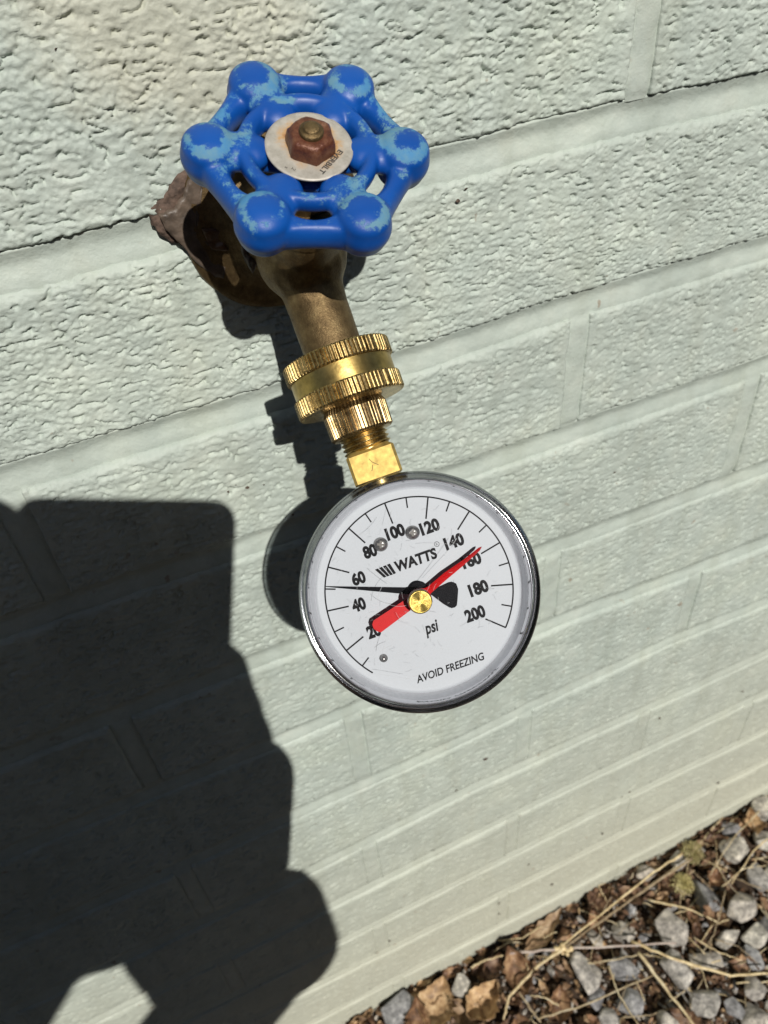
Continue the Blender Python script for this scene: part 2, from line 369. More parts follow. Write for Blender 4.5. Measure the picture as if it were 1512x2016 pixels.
# mortar: one smooth painted bed with concave joints
Gm_V, Gm_F, off = [], [], 0
def add_grid(V):
    global off
    Gm_V.append(V.reshape(-1, 3)); Gm_F.append(grid_faces(V.shape[0], V.shape[1]) + off); off += V.shape[0] * V.shape[1]
def mortar_depth(t): return .75 + 1.75 * sstep(-.12, .46, t) - 1.15 * sstep(.42, 1.0, t)
for r in range(-11, 12):
    fine = -1 <= r <= 10
    X = np.concatenate([np.arange(-1000, -300, 40), np.arange(-300, 480, 1.1), np.arange(480, 1500, 40)]) if fine else np.arange(-1000, 1500, 40.)
    t = np.linspace(-.25, 1.22, 26 if fine else 8)
    Xg = X[:, None] + 0 * t[None]; z0 = zb(r, Xg); tt = t + .06 * gnoise(Xg / 14, Xg * 0 + r, 31)
    Z = z0 - J * t
    dep = mortar_depth(np.clip(tt, 0, 1)) + .25 * fbm(Xg / 18, Z / 8, 2, 77) + .12 * fbm(Xg / 3, Z / 3, 2, 78) + np.where(t < 0, 1.5, 0) * (t < 0)
    add_grid(np.stack([Xg, dep - .2, Z], -1))
    if r < 11:
        for hx in heads(r + 1):
            if not -1000 < hx < 1450: continue
            f2 = fine and -320 < hx < 480
            xs = hx + np.linspace(-7, 7, 15 if f2 else 3); vs = np.linspace(0, 1, 60 if f2 else 3)
            Xh = xs[:, None] + 0 * vs[None]; zt = zb(r, Xh) - J * .9; zq = zb(r + 1, Xh) - 1.; Zh = zt + (zq - zt) * vs[None]
            Yh = -.05 + .75 * sstep(3.2, 5.5, np.abs(Xh - hx + 1.6 * gnoise(Zh / 9, Xh * 0 + hx, 4))) + .3 * fbm(Xh / 6, Zh / 9, 3, 79)
            Yh = 1.3 + (Yh - 1.3) * sstep(0, .10, vs)[None]; Yh = Yh + .75 * sstep(.93, 1., vs)[None]
            add_grid(np.stack([Xh, Yh, Zh], -1))
mk('mortar', np.concatenate(Gm_V), np.concatenate(Gm_F), M_WALL, wall)
Gm = Geo(); Gm.add(*box(-1010, 1460, 9.5, 120, -760, 735)); Gm.obj('masonry_core', M_WALL, wall, False)

# ------------------------------------------------------------------ the tap
AX = 9.4
U = np.array([0, .6919, .7220]); GN = np.array([0, -.7220, .6919]); XX = np.array([1., 0, 0])
PH = .245
GNr = math.cos(PH) * GN - math.sin(PH) * XX; GE = math.cos(PH) * XX + math.sin(PH) * GN
GC = np.array([6.3, -103, -79])
GF = Frame(GC, GE, U, GNr)                     # dial frame: right, up (towards stem), outwards
SO = GC - 13 * GNr                             # point of the stem axis behind the dial centre
SF = Frame(SO, GE, GNr * -1, U)                # lathe frame: local z runs up the stem
# wheel
WN = np.array([-.01, -.49, .87]); WN /= np.linalg.norm(WN)
WR = 22.7; WC = np.array([1.11 + (WR - 20) * 2.593, -71.503 + (WR - 20) * 8.138, 28.665 - (WR - 20) * 2.523])
WA = np.cross([0, 0, 1], WN); WA /= np.linalg.norm(WA); WB = np.cross(WN, WA)
WF = Frame(WC, WA, WB, WN)
tap = empty('hose_tap', (AX, 0, -15))
tag(tap, 'weathered brass hose tap with a worn blue handwheel, fixed to the wall', 'tap')
# body casting
g = Geo()
bc = WC - WN * 38; stem_pt = SO + U * 92
BC = np.array([AX, -26, -14])
g.add(*capsule((AX, 8, -13), BC, 9.5, 11)); g.add(*capsule(BC, SO + U * 86, 9.5, 8.8, 24)); g.add(*ball(BC, (13, 14, 13)))
g.add(*capsule(BC, WC - WN * 24, 11, 9.5, 24)); g.add(*capsule((AX, -6, -12), (AX, -14, -12.5), 14.5, 11, 24))
remesh('valve_body', g, None, .7, M_DULL, tap, 6, disp=lambda c: .18 * gnoise(c[:, 0] / 4 + c[:, 2] / 5, c[:, 1] / 4, 2))
V, F = lathe([(8.3, 60), (8.45, 72), (8.55, 80), (8.6, 92)], 64); mk('outlet_spout', SF(V), F, M_DULL, tap)
FF = Frame((AX, 0, -12), XX, (0, 0, 1), (0, -1, 0))
V, F = lathe([(28, -2), (28.1, .8), (27.6, 1.9), (26, 2.3), (20, 3.1), (15, 5.6), (13, 8)], 96, mod=lambda a, h: .25 * np.sin(3 * a + 1) + .12 * np.sin(11 * a))
mk('wall_flange', FF(V), F, M_DULL, tap)
g = Geo(); g.add(*lathe([(9.6, -26), (9.8, -23), (9.4, -22.4)], 40)); HX = [(10.2, -22.4), (10.2, -17.4), (9.2, -16.6)]
g.add(*lathe(HX, 6, True, True)); g.add(*lathe([(6.6, -16.7), (6.6, -14.2), (5.8, -13.6), (3.4, -13.5)], 32)); WFo = g.arr(); mk('packing_nut', WF(WFo[0]), WFo[1], M_DULL, tap, False)
V, F = lathe([(3.2, -18), (3.2, -6)], 24); mk('valve_stem', WF(V), F, M_DULL, tap)
# crust of old sealant and torn paint on the left of the flange
M_CRUST = simple('brown_sealant_crust', (.105, .078, .058), .5, 0, .5, 260, .7, .0008)
M_CRUST2 = simple('broken_brick_edge', (.105, .07, .052), .85, 0, .5, 500, .8, .0008)
def crust(poly, y0, y1, mat, name, curl=0., step=1.4, amp=.8, seed=1):
    poly = np.array(poly, float); c = poly.mean(0); n = 90
    P = np.concatenate([poly, poly[:1]]); L = np.r_[0, np.cumsum(np.linalg.norm(np.diff(P, axis=0), axis=1))]
    q = np.linspace(0, L[-1], n, endpoint=False); B = np.c_[np.interp(q, L, P[:, 0]), np.interp(q, L, P[:, 1])]
    jit = 1 + .035 * np.array([gnoise(q_ / 2.0, seed, 3) for q_ in q]).ravel() * 2; B = c + (B - c) * jit[:, None]
    V = []; rings = 9
    for k in range(rings + 1):
        s = 1 - k / rings; R = c + (B - c) * s
        thick = (y1 - y0) * (1 - max(0, s - .75) * 1.6)
        y = -(y0 + thick + amp * fbm(R[:, 0] / 5, R[:, 1] / 5, 3, seed) * (1 if k else .4) + curl * s * s)
        V.append(np.c_[R[:, 0], y, R[:, 1]])
    V.append(np.c_[B[:, 0], -(y0 - 1.5 + curl * 0) + 0 * q, B[:, 1]])
    V = np.concatenate(V); F = [(k * n + j, k * n + (j + 1) % n, (k + 1) * n + (j + 1) % n, (k + 1) * n + j) for k in range(rings) for j in range(n)]
    o2 = (rings + 1) * n; F += [(j, o2 + j, o2 + (j + 1) % n, (j + 1) % n) for j in range(n)]
    return mk(name, V, F, mat, tap)
crust([(-26, -1.5), (-21, 1), (-17, 5), (-12.5, 9), (-8, 12), (-4, 15), (2, 20), (6, 16), (-4, 8), (-9, 2), (-13, -6), (-16, -13), (-20, -13.5), (-24, -10), (-26, -6)], -.3, .9, M_CRUST2, 'broken_edge', 0, amp=.8, seed=5)
crust([(-23.5, -3), (-19, -2.5), (-15.5, 1), (-12, 6), (-9, 4), (-13, -3), (-14.5, -9), (-12, -15), (-7.5, -18.5), (-6, -22), (-9.5, -25.5), (-12.5, -24), (-16.5, -19), (-20, -12), (-23, -7)], 1.8, 2.6, M_CRUST, 'sealant', .5, amp=.5, seed=9)
crust([(-3.5, -11), (-1.5, -9), (1.5, -13), (4.5, -17), (3.5, -20), (.5, -19), (-2, -23), (-3.5, -18)], 8.5, 10, M_CRUST, 'sealant', 1.2, amp=1.0, seed=13)
crust([(-13, -9), (-8, -10), (-3.2, -10.5), (-2.6, -15.5), (-6, -17.5), (-11.5, -15.5)], 2.5, 4.0, simple('amber_sealant', (.10, .048, .02), .35, 0, .4, 300, .4), 'sealant', .5, amp=.8, seed=17)

# handwheel
hw = bpy.data.objects.new('handwheel', None); COL.objects.link(hw); hw.parent = tap; ORG[hw] = ORG[tap]
k_ = WR / 22.; ang0 = .767
g = Geo()
P2 = lambda r, a, z: np.array([r * math.cos(a), r * math.sin(a), z])
for i in range(6):
    a = ang0 + i * math.pi / 3
    g.add(*ball(P2(22, a, -1.0), (6.1, 6.1, 3.2), 28, 16)); g.add(*ball(P2(22, a, -3.9), (6.6, 6.6, 5.6), 28, 16)); g.add(*ball(P2(22, a, -6.4), (5.9, 5.9, 4.0), 28, 16))
    V, F = lathe([(5.0, -8), (5.9, -6.5), (6.5, -3.6), (6.1, -1.2), (5.0, .3)], 28, True, True); V = V + P2(22, a, 0) * [1, 1, 0]; g.add(V, F)
    pts = []
    for t in np.linspace(0, 1, 9):
        aa = a + t * math.pi / 3; r = 22.0 - .9 * math.sin(math.pi * t); pts.append(P2(r, aa, -2.4 - .5 * math.sin(math.pi * t)))
    tt_ = np.linspace(0, 1, 9); V, F = tube(pts, 2.45 + 3.2 * np.abs(2 * tt_ - 1) ** 2.2, 18); V[:, 2] = np.clip((V[:, 2] + 2.6) * 1.5, -4.6, 3.3) - 4.1; g.add(V, F)
    V, F = capsule(P2(13, a, -2.4), P2(20, a, -2.2), 4.9, 5.4); V[:, 2] = (V[:, 2] + 2.3) * .62 - 2.6; g.add(V, F)
    V, F = capsule(P2(6, a, -5.8), P2(13.2, a, -3.4), 2.7, 3.2); V[:, 2] = V[:, 2] * .6 - 2.4; g.add(V, F)
g.add(*lathe([(11.9, -4.2), (12.1, -2.6), (12.7, -.9), (13.8, .1), (15.0, .3), (15.8, -.3), (16.25, -1.5), (16.1, -3.2), (15.0, -4.4), (13.2, -5.2), (11.9, -4.2)], 72))
g.add(*lathe([(.1, -8.6), (5.0, -8.6), (7.6, -7.2), (7.9, -5.4), (7, -4.3), (.1, -4.0)], 40, True, True))
Vg, Fg = g.arr(); g = Geo().add(Vg * k_, Fg)
rim = remesh('wheel_rim', g, WF, .34, M_BLUE, hw, 16)
me = rim.data; n = len(me.vertices); co = np.empty(n * 3); me.vertices.foreach_get('co', co); co = co.reshape(-1, 3) / MM + ORG[rim]
lc = (co - WC) @ np.array([WA, WB, WN]).T; no = np.empty(n * 3); me.vertices.foreach_get('normal', no); no = no.reshape(-1, 3) @ np.array([WA, WB, WN]).T
rr = np.hypot(lc[:, 0], lc[:, 1])
# weathering: the faces turned to the sky have chalked, the sides and underside have kept their paint
wear = .085 * sstep(.25, .85, no[:, 2]) - .22 * sstep(-.1, -.6, no[:, 2]) - .10 * sstep(.3, -.1, no[:, 2])
wear += .07 * np.exp(-((rr / k_ - 17.4) / 1.7) ** 2) - .20 * sstep(13.4, 11.5, rr / k_) + .10 * fbm(lc[:, 0] / 9, lc[:, 1] / 9, 2, 44)
for i in range(6):
    a = ang0 + i * math.pi / 3; dl = np.hypot(lc[:, 0] - WR * math.cos(a), lc[:, 1] - WR * math.sin(a))
    wear += .13 * np.exp(-((dl - 4.4) / 1.1) ** 2) * sstep(.2, .8, no[:, 2]) - .16 * np.exp(-(dl / 2.6) ** 2)
at = me.attributes.new('wear', 'FLOAT', 'POINT'); at.data.foreach_set('value', wear)

def plate_material():
    mt, nt, bs = new_mat('stained_aluminium_plate')
    tc = N(nt, 'ShaderNodeTexCoord'); v = pos(nt)
    at = N(nt, 'ShaderNodeAttribute', attribute_name='rad')
    f = noise(nt, v, 190, 6, .7)
    s = N(nt, 'ShaderNodeMath', operation='MULTIPLY_ADD'); nt.links.new(f, s.inputs[0]); s.inputs[1].default_value = -.9; nt.links.new(at.outputs['Fac'], s.inputs[2])
    base = ramp(nt, noise(nt, v, 420, 5, .7), [(.3, (.33, .305, .26)), (.7, (.50, .47, .42))])
    stn = ramp(nt, s.outputs[0], [(.30, (.30, .13, .06)), (.42, (.52, .32, .15)), (.62, (.50, .47, .41))])
    msk = ramp(nt, s.outputs[0], [(.42, gv(1)), (.66, gv(0))])
    nt.links.new(mix(nt, msk, base, stn), bs.inputs['Base Color']); bs.inputs['Roughness'].default_value = .5; bs.inputs['Metallic'].default_value = .25
    bump(nt, bs, noise(nt, v, 900, 4), .2, .0001); return mt
M_PLATE = plate_material()
PF = WF.at(.3, .1, 0)
prof = [(10.2, -1.0), (10.35, -.75), (10.2, -.5)] + [(r, -.5 + .0 * r) for r in np.linspace(9.5, .2, 12)]
V, F = lathe(prof, 72, True, True); pl = mk('name_plate', PF(V), F, M_PLATE, hw)
a_ = pl.data.attributes.new('rad', 'FLOAT', 'POINT')
a_.data.foreach_set('value', np.clip((np.hypot(V[:, 0] - .8, V[:, 1] - .5)) / 10.4, 0, 1) + .28)
# rust-stained tab of the plate, its nut and bolt
M_NUT = M_RUST
g = Geo()
hexa = np.linspace(0, 2 * math.pi, 6, endpoint=False) + .42
def hexring(r, z, rnd=0.): 
    a = np.linspace(0, 2 * math.pi, 48, endpoint=False); d = (a - .42 + math.pi / 6) % (math.pi / 3) - math.pi / 6
    rh = r * math.cos(math.pi / 6) / np.cos((a - .42) % (math.pi / 3) - math.pi / 6)
    rh = rh * (1 - rnd) + r * .93 * rnd; return np.c_[rh * np.cos(a), rh * np.sin(a), np.full(48, z)]
rings = [hexring(6.2, -.45), hexring(6.25, 0), hexring(6.0, 1.6), hexring(5.75, 2.5), hexring(5.2, 3.25, .5), hexring(4.6, 3.5, 1), hexring(2.6, 3.45, 1)]
V = np.concatenate(rings); F = [(k * 48 + j, k * 48 + (j + 1) % 48, (k + 1) * 48 + (j + 1) % 48, (k + 1) * 48 + j) for k in range(len(rings) - 1) for j in range(48)]
V = V + np.c_[fbm(V[:, 0] / 2, V[:, 1] / 2 + V[:, 2], 3, 6), fbm(V[:, 0] / 2 + 9, V[:, 1] / 2 + V[:, 2], 3, 6), 0 * V[:, 0]] * .13
F += [tuple(range(6 * 48, 7 * 48))]
mk('hex_nut', PF.at(.2, -.2, 0)(V), F, M_NUT, hw)
V, F = lathe([(2.85, 3.2), (2.85, 4.2), (2.55, 4.5), (2.0, 4.55), (1.95, 4.95), (1.6, 5.2), (.1, 5.25)], 32, False, True)
mk('stem_end', PF.at(.2, -.3, 0)(V), F, M_DULL, hw)

# text as thin raised print, fitted to a box in a frame
def text_geo(s, shear=0., offset=0., size_char=1.):
    cu = bpy.data.curves.new('t', 'FONT'); cu.body = s; cu.shear = shear; cu.offset = offset; cu.resolution_u = 4; cu.align_x = 'CENTER'; cu.space_character = size_char
    o = bpy.data.objects.new('t', cu); COL.objects.link(o); dg = bpy.context.evaluated_depsgraph_get(); dg.update()
    me = bpy.data.meshes.new_from_object(o.evaluated_get(dg))
    V = np.array([v.co[:2] for v in me.vertices]); F = [tuple(p.vertices) for p in me.polygons]
    bpy.data.objects.remove(o); bpy.data.curves.remove(cu); bpy.data.meshes.remove(me)
    V = V - V.min(0); V = V / V.max(0); return V, F
def text(name, s, frame, cx, cy, w_, h_, z, mat, parent, shear=0, offset=.012, rot=0., sc=1.):
    V, F = text_geo(s, shear, offset, sc); V = (V - .5) * [w_, h_]
    c, s_ = math.cos(rot), math.sin(rot); V = np.c_[V[:, 0] * c - V[:, 1] * s_ + cx, V[:, 0] * s_ + V[:, 1] * c + cy, np.full(len(V), z)]
    return mk(name, frame(V), F, mat, parent, False)
def strip(pts, w_, z):
    pts = np.array(pts, float); T = np.gradient(pts, axis=0); T /= np.linalg.norm(T, axis=1)[:, None] + 1e-9; Nn = np.c_[-T[:, 1], T[:, 0]]
    w_ = np.broadcast_to(w_, len(pts))[:, None] / 2
    V = np.concatenate([pts + Nn * w_, pts - Nn * w_]); n = len(pts); V = np.c_[V, np.full(2 * n, z)]
    return V, [(i + n, i + 1 + n, i + 1, i) for i in range(n - 1)]
M_ETCH = simple('etched_grey', (.05, .045, .04), .6, 0, .3, 900)
SB = [(6.86, -2.18), (8.23, -3.66), (.12, -9.52), (-1.36, -7.67)]      # box of the maker's name on the plate
g = Geo()
for i in range(4): g.add(*strip([SB[i], SB[(i + 1) % 4]], .16, -.46))
aa = np.linspace(math.radians(118), math.radians(165), 14); g.add(*strip([(8.05 * math.cos(t), 8.05 * math.sin(t)) for t in aa], np.linspace(.15, .5, 14), -.46))
tip = np.array([8.05 * math.cos(aa[-1]), 8.05 * math.sin(aa[-1])]); g.add([(tip[0] - .95, tip[1] + .1, -.46), (tip[0] + .1, tip[1] - 1.5, -.46), (tip[0] + .95, tip[1] + .45, -.46)], [(0, 1, 2)])
t_ = np.linspace(0, 2 * math.pi, 25); g.add(*strip(np.c_[-7.6 + 1.15 * np.cos(t_), -.95 + .75 * np.sin(t_)], .22, -.46))
g.add(*strip([(-6.5, -3.7), (-6.9, -5), (-6.5, -6.2), (-5.7, -7.8), (-2.4, -5.8)], .12, -.46)); g.add(*strip([(-6.2, -5.9), (-3.4, -5.0)], .12, -.46)); g.add(*strip([(-5.6, -7.7), (-4.4, -5.6)], .12, -.46))
g.obj('plate_marking', M_ETCH, pl, False)
rt = math.atan2(-9.52 + 3.66, .12 - 8.23)
text('plate_lettering', 'EVERBILT', WF, 3.46, -5.76, 8.6, 1.35, -.45, M_ETCH, pl, 0, .03, rt)
text('plate_lettering', 's', WF, -7.1, -4.7, .5, .6, -.45, M_ETCH, pl, 0, .0, rt); text('plate_lettering', '2', WF, -5.6, -5.6, .7, .9, -.45, M_ETCH, pl, 0, .0, rt)

# ------------------------------------------------------------------ swivel coupling and stem of the gauge, then the gauge
ga = empty('pressure_gauge', tuple(SO + U * 70))
tag(ga, 'round clear-faced water pressure gauge with red and black pointers hanging from the brass tap', 'pressure gauge')
def knurl(n, amp, z0, z1):
    def f(a, h):
        if not (z0 - .05 <= h <= z1 + .05): return 0 * a
        p = (a * n / (2 * np.pi)) % 1; return -amp * (p > .62) * 1.0
    return f
def knurled(name, prof, n, amp, parent, mat, sub=5):
    seg = n * sub; a = np.linspace(0, 2 * np.pi, seg, endpoint=False); p = (np.arange(seg) % sub) / sub
    jit = np.repeat(RNG.uniform(.75, 1.2, n), sub); cut = np.where(p >= .58, 1., np.where(p < .05, .25, 0.)) * jit
    V = []
    for r, h, kf in prof: rr = r - amp * kf * cut; V.append(np.c_[rr * np.cos(a), rr * np.sin(a), np.full(seg, h)])
    V = np.concatenate(V); F = [(i * seg + j, i * seg + (j + 1) % seg, (i + 1) * seg + (j + 1) % seg, (i + 1) * seg + j) for i in range(len(prof) - 1) for j in range(seg)]
    F.append(tuple(reversed(range(seg)))); F.append(tuple(range((len(prof) - 1) * seg, len(prof) * seg)))
    return mk(name, SF(V), F, mat, parent, False)
cpl = bpy.data.objects.new('swivel_coupling', None); COL.objects.link(cpl); cpl.parent = ga; ORG[cpl] = ORG[ga]
M_BRASS2 = brass('tarnished_brass', False, .85)
knurled('knurled_band', [(14.6, 55.45, .3), (15.5, 55.6, .8), (15.85, 56.1, 1), (15.85, 60.3, 1), (15.6, 60.7, .8), (14.6, 60.9, 0)], 78, .5, cpl, M_BRASS)
knurled('knurled_band', [(14.6, 65.7, 0), (15.6, 65.9, .8), (15.85, 66.3, 1), (15.85, 70.3, 1), (15.5, 70.7, .8), (13.8, 70.8, .0), (9, 70.7, 0)], 78, .5, cpl, M_BRASS)
V, F = lathe([(14.6, 60.5), (14.9, 60.7), (14.9, 60.75), (14.95, 63), (14.9, 65.85), (14.9, 65.9), (14.6, 66)], 96); mk('waist', SF(V), F, simple('polished_brass', (.44, .31, .105), .33, 1, .3, 420, .5, .00012), cpl)
knurled('knurled_collar', [(7, 46.6, 0), (8.6, 46.7, .6), (9.25, 47.3, 1), (9.45, 53.8, 1), (9.2, 54.4, .7), (8.6, 55.6, 0)], 56, .42, ga, M_BRASS2)
# pipe thread: a real helix
g = Geo(); seg = 48; turns = 4; nn = seg * turns
zz = lambda i: 41.6 + 5.4 * i / nn
V = []; F = []
for i in range(nn + 1):
    a = 2 * math.pi * i / seg; z = zz(i); 
    for r, dz in ((6.1, -.66), (7.05, -.05), (7.05, .08), (6.1, .66)): V.append((r * math.cos(a), r * math.sin(a), z + dz))
F = [(i * 4 + k, i * 4 + 4 + k, i * 4 + 5 + k, i * 4 + 1 + k) for i in range(nn) for k in range(3)]
g.add(V, F); g.add(*lathe([(6.1, 40), (6.1, 48)], 32)); Vt, Ft = g.arr(); mk('pipe_thread', SF(Vt), Ft, M_BRASS, ga)
def rbox(hx, hy, z0, z1, c=.8):
    P = [(hx - c, -hy), (hx, -hy + c), (hx, hy - c), (hx - c, hy), (-hx + c, hy), (-hx, hy - c), (-hx, -hy + c), (-hx + c, -hy)]
    Q = lambda s, z: [(x * s, y * s, z) for x, y in P]
    V = Q(1, z0) + Q(1, z1 - 1.3) + Q(.8, z1); F = [tuple(reversed(range(8))), tuple(range(16, 24))]
    F += [(k * 8 + j, k * 8 + (j + 1) % 8, (k + 1) * 8 + (j + 1) % 8, (k + 1) * 8 + j) for k in range(2) for j in range(8)]; return np.array(V), F
V, F = rbox(6.95, 6.95, 33.15, 42.2)
Vn, Fn = lathe([(5.2, 31.3), (5.2, 34)], 32); mk('neck', SF(Vn), Fn, M_BRASS, ga)
M_SAND = simple('rough_cut_brass', (.50, .355, .11), .6, .75, .3, 520, .5, .00015)
sq = mk('square_shank', SF(V), F, M_SAND, ga, False)
g = Geo(); KF = Frame(SO, GE, U, GNr)
g.add(*strip([(-.9, 39.0), (-.4, 37.9), (.3, 37.2), (1.1, 36.5)], .16, 6.965)); g.add(*strip([(-.5, 37.0), (-.8, 36.2), (-1.3, 35.5)], .16, 6.965))
Vt, Ft = g.arr(); mk('stamped_mark', KF(Vt), Ft, simple('stamp_groove', (.06, .04, .015), .7), sq, False)

# case, dial, lens
LZ = Frame(GC, GE, U, GNr)
case_prof = [(.5, -25), (27, -25), (30, -24), (31.2, -22), (31.5, -19), (31.5, -12), (32.9, -11.7), (32.9, -10.9), (31.3, -10.7), (31.2, -3.0), (31.0, -1.9), (30.8, -1.6), (30.5, -1.6), (30.3, -1.9), (29.9, -4), (29.3, -6.4), (28.8, -8.0), (28.0, -8.4)]
V, F = lathe(case_prof, 160)
case = mk('gauge_case', LZ(V), F, [M_CHROME, M_WALLIN], ga, True, mids=[0] * (160 * 14) + [1] * (160 * (len(case_prof) - 15)))
V, F = lathe([(32.3, -10.5), (33.0, -10.3), (33.05, -8.6), (32.5, -8.3), (32.5, -7.6), (33.0, -7.3), (33.0, -4.6), (32.55, -4.3), (32.55, -3.7), (32.95, -3.4), (32.8, -1.2), (32.2, -.35), (31.4, 0), (30.9, 0), (30.55, -.3), (30.4, -1.1)], 160)
mk('clear_rim', LZ(V), F, M_RIM, ga)
V, F = lathe([(30.45, -1.1), (20, -1.0), (10, -.95), (.2, -.95)], 96, False, True); lens = mk('clear_lens', LZ(V), F, M_LENS, ga)
V, F = lathe([(28.75, -8.45), (28.7, -7.95), (28.0, -8.0), (20, -8), (.2, -8)], 128, False, True); dial = mk('dial_plate', LZ(V), F, M_DIAL, ga)
DC = np.array([.13, -.32]); R0 = 26.3; zi = -7.975
pol = lambda r, d: (DC[0] + r * math.cos(math.radians(d)), DC[1] + r * math.sin(math.radians(d)))
Vt, Ft = strip([pol(R0, d) for d in np.linspace(-42.6, 221, 140)], .42, zi); mk('scale_arc', LZ(Vt), Ft, M_INK, dial, False)
for i in range(1, 21):
    d = 226.8 - 13.47 * i; a, b = (R0 + .1, 20.15) if i % 2 == 0 else (R0, 23.35)
    Vt, Ft = strip([pol(a, d), pol(b, d)], .44 if i % 2 == 0 else .40, zi + .006); mk('tick_mark', LZ(Vt), Ft, M_INK, dial, False)
NUMS = {'20': (-15.6, -6.7, 3.9), '40': (-17.1, 1.65, 3.9), '60': (-14.7, 8.65, 3.9), '80': (-9.2, 14.65, 3.9), '100': (-.75, 17.4, 5.5), '120': (8.85, 15.55, 5.6),
        '140': (13.9, 9.4, 5.6), '160': (16.7, 2.85, 5.6), '180': (16.0, -5.2, 5.6), '200': (12.7, -11.6, 5.8)}
for s, (x, y, w_) in NUMS.items(): text('numeral', s, LZ, x, y, w_, 3.7, zi, M_INK, dial, 0, .055)
text('lettering', 'psi', LZ, -.1, -11.55, 4.2, 4.3, zi, M_INK, dial, .25, .03)
text('lettering', 'AVOID FREEZING', LZ, 1.1, -23.5, 20.2, 2.2, zi, M_INK, dial, .2, .024)
text('lettering', 'WATTS', LZ, 2.1, 8.1, 12.3, 3.15, zi, M_INK, dial, .10, .048)
text('lettering', 'R', LZ, 9.1, 10.3, .5, .7, zi, M_INK, dial, 0, .0)
Vt, Ft = strip([(9.1 + .68 * math.cos(t), 10.3 + .68 * math.sin(t)) for t in np.linspace(0, 2 * math.pi, 24)], .13, zi); mk('registered_ring', LZ(Vt), Ft, M_INK, dial, False)
g = Geo()
for k in range(4):
    xt, xb = -9.6 + 1.2 * k, -7.95 + .95 * k
    g.add([(xt, 9.35 + .06 * k, zi), (xt + .92, 9.4 + .06 * k, zi), (xb + .78, 6.4, zi), (xb, 6.4, zi)], [(3, 2, 1, 0)])
Vt, Ft = g.arr(); mk('logo_stripes', LZ(Vt), Ft, M_INK, dial, False)
# Phillips screws and stop pin on the dial
def screw(x, y, R, name='dial_screw'):
    g = Geo(); prof = [(R, -8.05), (R, -7.6), (R * .93, -7.2), (R * .72, -6.75), (R * .42, -6.5), (R * .12, -6.45)]
    V, F = lathe(prof, 28, False, True); V[:, :2] += (x, y)
    o = mk(name, LZ(V), F, M_SATIN, dial)
    g = Geo(); c, s_ = math.cos(.6 + x), math.sin(.6 + x)
    for k in range(2):
        P = np.array([(-.52, -.16), (.52, -.16), (.52, .16), (-.52, .16)]) * R
        if k: P = P[:, ::-1] * [1, -1]
        P = P @ np.array([[c, s_], [-s_, c]]) + (x, y); V, F = prism(P, -6.7, -6.40 + .004 * k); g.add(V, F)
    Vt, Ft = g.arr(); mk('cross_recess', LZ(Vt), Ft, simple('screw_recess', (.07, .065, .06), .5, .8), o, False)
M_SATIN = simple('screw_steel', (.34, .33, .32), .3, 1, .2, 700)
screw(-5.7, 15.45, 2.0); screw(3.8, 15.6, 2.0)
V, F = lathe([(1.15, -8.05), (1.15, -7.7), (.7, -7.4), (.55, -6.2), (.1, -6.1)], 20, False, True); V[:, :2] += (-15.5, -14.7); mk('stop_pin', LZ(V), F, M_SATIN, dial)
# measuring pointer
bp = Geo(); bp.add(*prism([(-23.95, 9.62), (-23.9, 9.45), (-2.6, -.35), (-2.3, 1.55)], -6.7, -6.5))
bp.add(*prism([(2.0, -1.6), (3.6, -1.0), (6.2, -1.15), (8.9, -.9), (9.8, -1.05), (10.45, -1.75), (10.45, -3.4), (9.2, -6.3), (8.6, -7.5), (7.9, -7.85), (6.9, -7.75), (5.5, -6.1), (3.4, -2.9)], -6.7, -6.5))
V, F = lathe([(2.7, -6.9), (2.75, -6.4), (2.3, -6.1), (1.5, -5.9), (1.4, -4.6), (.1, -4.5)], 40, True, True); V[:, :2] += (-.1, -.1); bp.add(V, F)
Vt, Ft = bp.arr(); mk('black_pointer', LZ(Vt), Ft, M_BLACK, ga, False)
# folded red slave pointer, carried by the knob in the lens
W0 = [(-4.08, -4.03), (-13.6, -7.0), (-14.6, -6.3), (-15.2, -5.3), (-15.15, -4.2), (-14.5, -3.3), (-3.6, -.6)]
V = [(x, y, -3.2) for x, y in W0] + [(x, y, -2.9) for x, y in W0]; n7 = 7
rp = Geo(); rp.add(V, [tuple(reversed(range(7))), tuple(range(7, 14))] + [(i, (i + 1) % 7, 7 + (i + 1) % 7, 7 + i) for i in range(7)])
up = [(1.2, .3), (2.46, .35), (8.2, 2.5), (14.3, 4.1), (19.3, 5.85), (20.15, 5.85)]; lo = [(1.6, -2.2), (3.1, -1.47), (8.0, .45), (13.8, 2.6), (19.4, 4.95), (20.1, 5.6)]
md = [((a[0] * .5 + b[0] * .5), (a[1] * .5 + b[1] * .5)) for a, b in zip(up, lo)]
V = [(x, y, -3.5) for x, y in up] + [(x, y, -2.9) for x, y in md] + [(x, y, -3.7) for x, y in lo]
rp.add(V, [(k * 6 + i, (k + 1) * 6 + i, (k + 1) * 6 + i + 1, k * 6 + i + 1) for k in range(2) for i in range(5)])
V, F = lathe([(3.0, -3.2), (3.0, -2.8), (.1, -2.8)], 32, True, True); V[:, :2] += (-.4, -2.1); rp.add(V, F)
Vt, Ft = rp.arr(); mk('red_pointer', LZ(Vt), Ft, M_RED, ga, False)
kn = Geo(); KX = (-.9, -2.1)
V, F = lathe([(2.6, -2.6), (2.6, -1.0), (3.3, -.9), (3.35, 1.2), (3.2, 1.6)], 48); V[:, :2] += KX; mk('clear_knob_collar', LZ(V), F, M_PINK, ga)
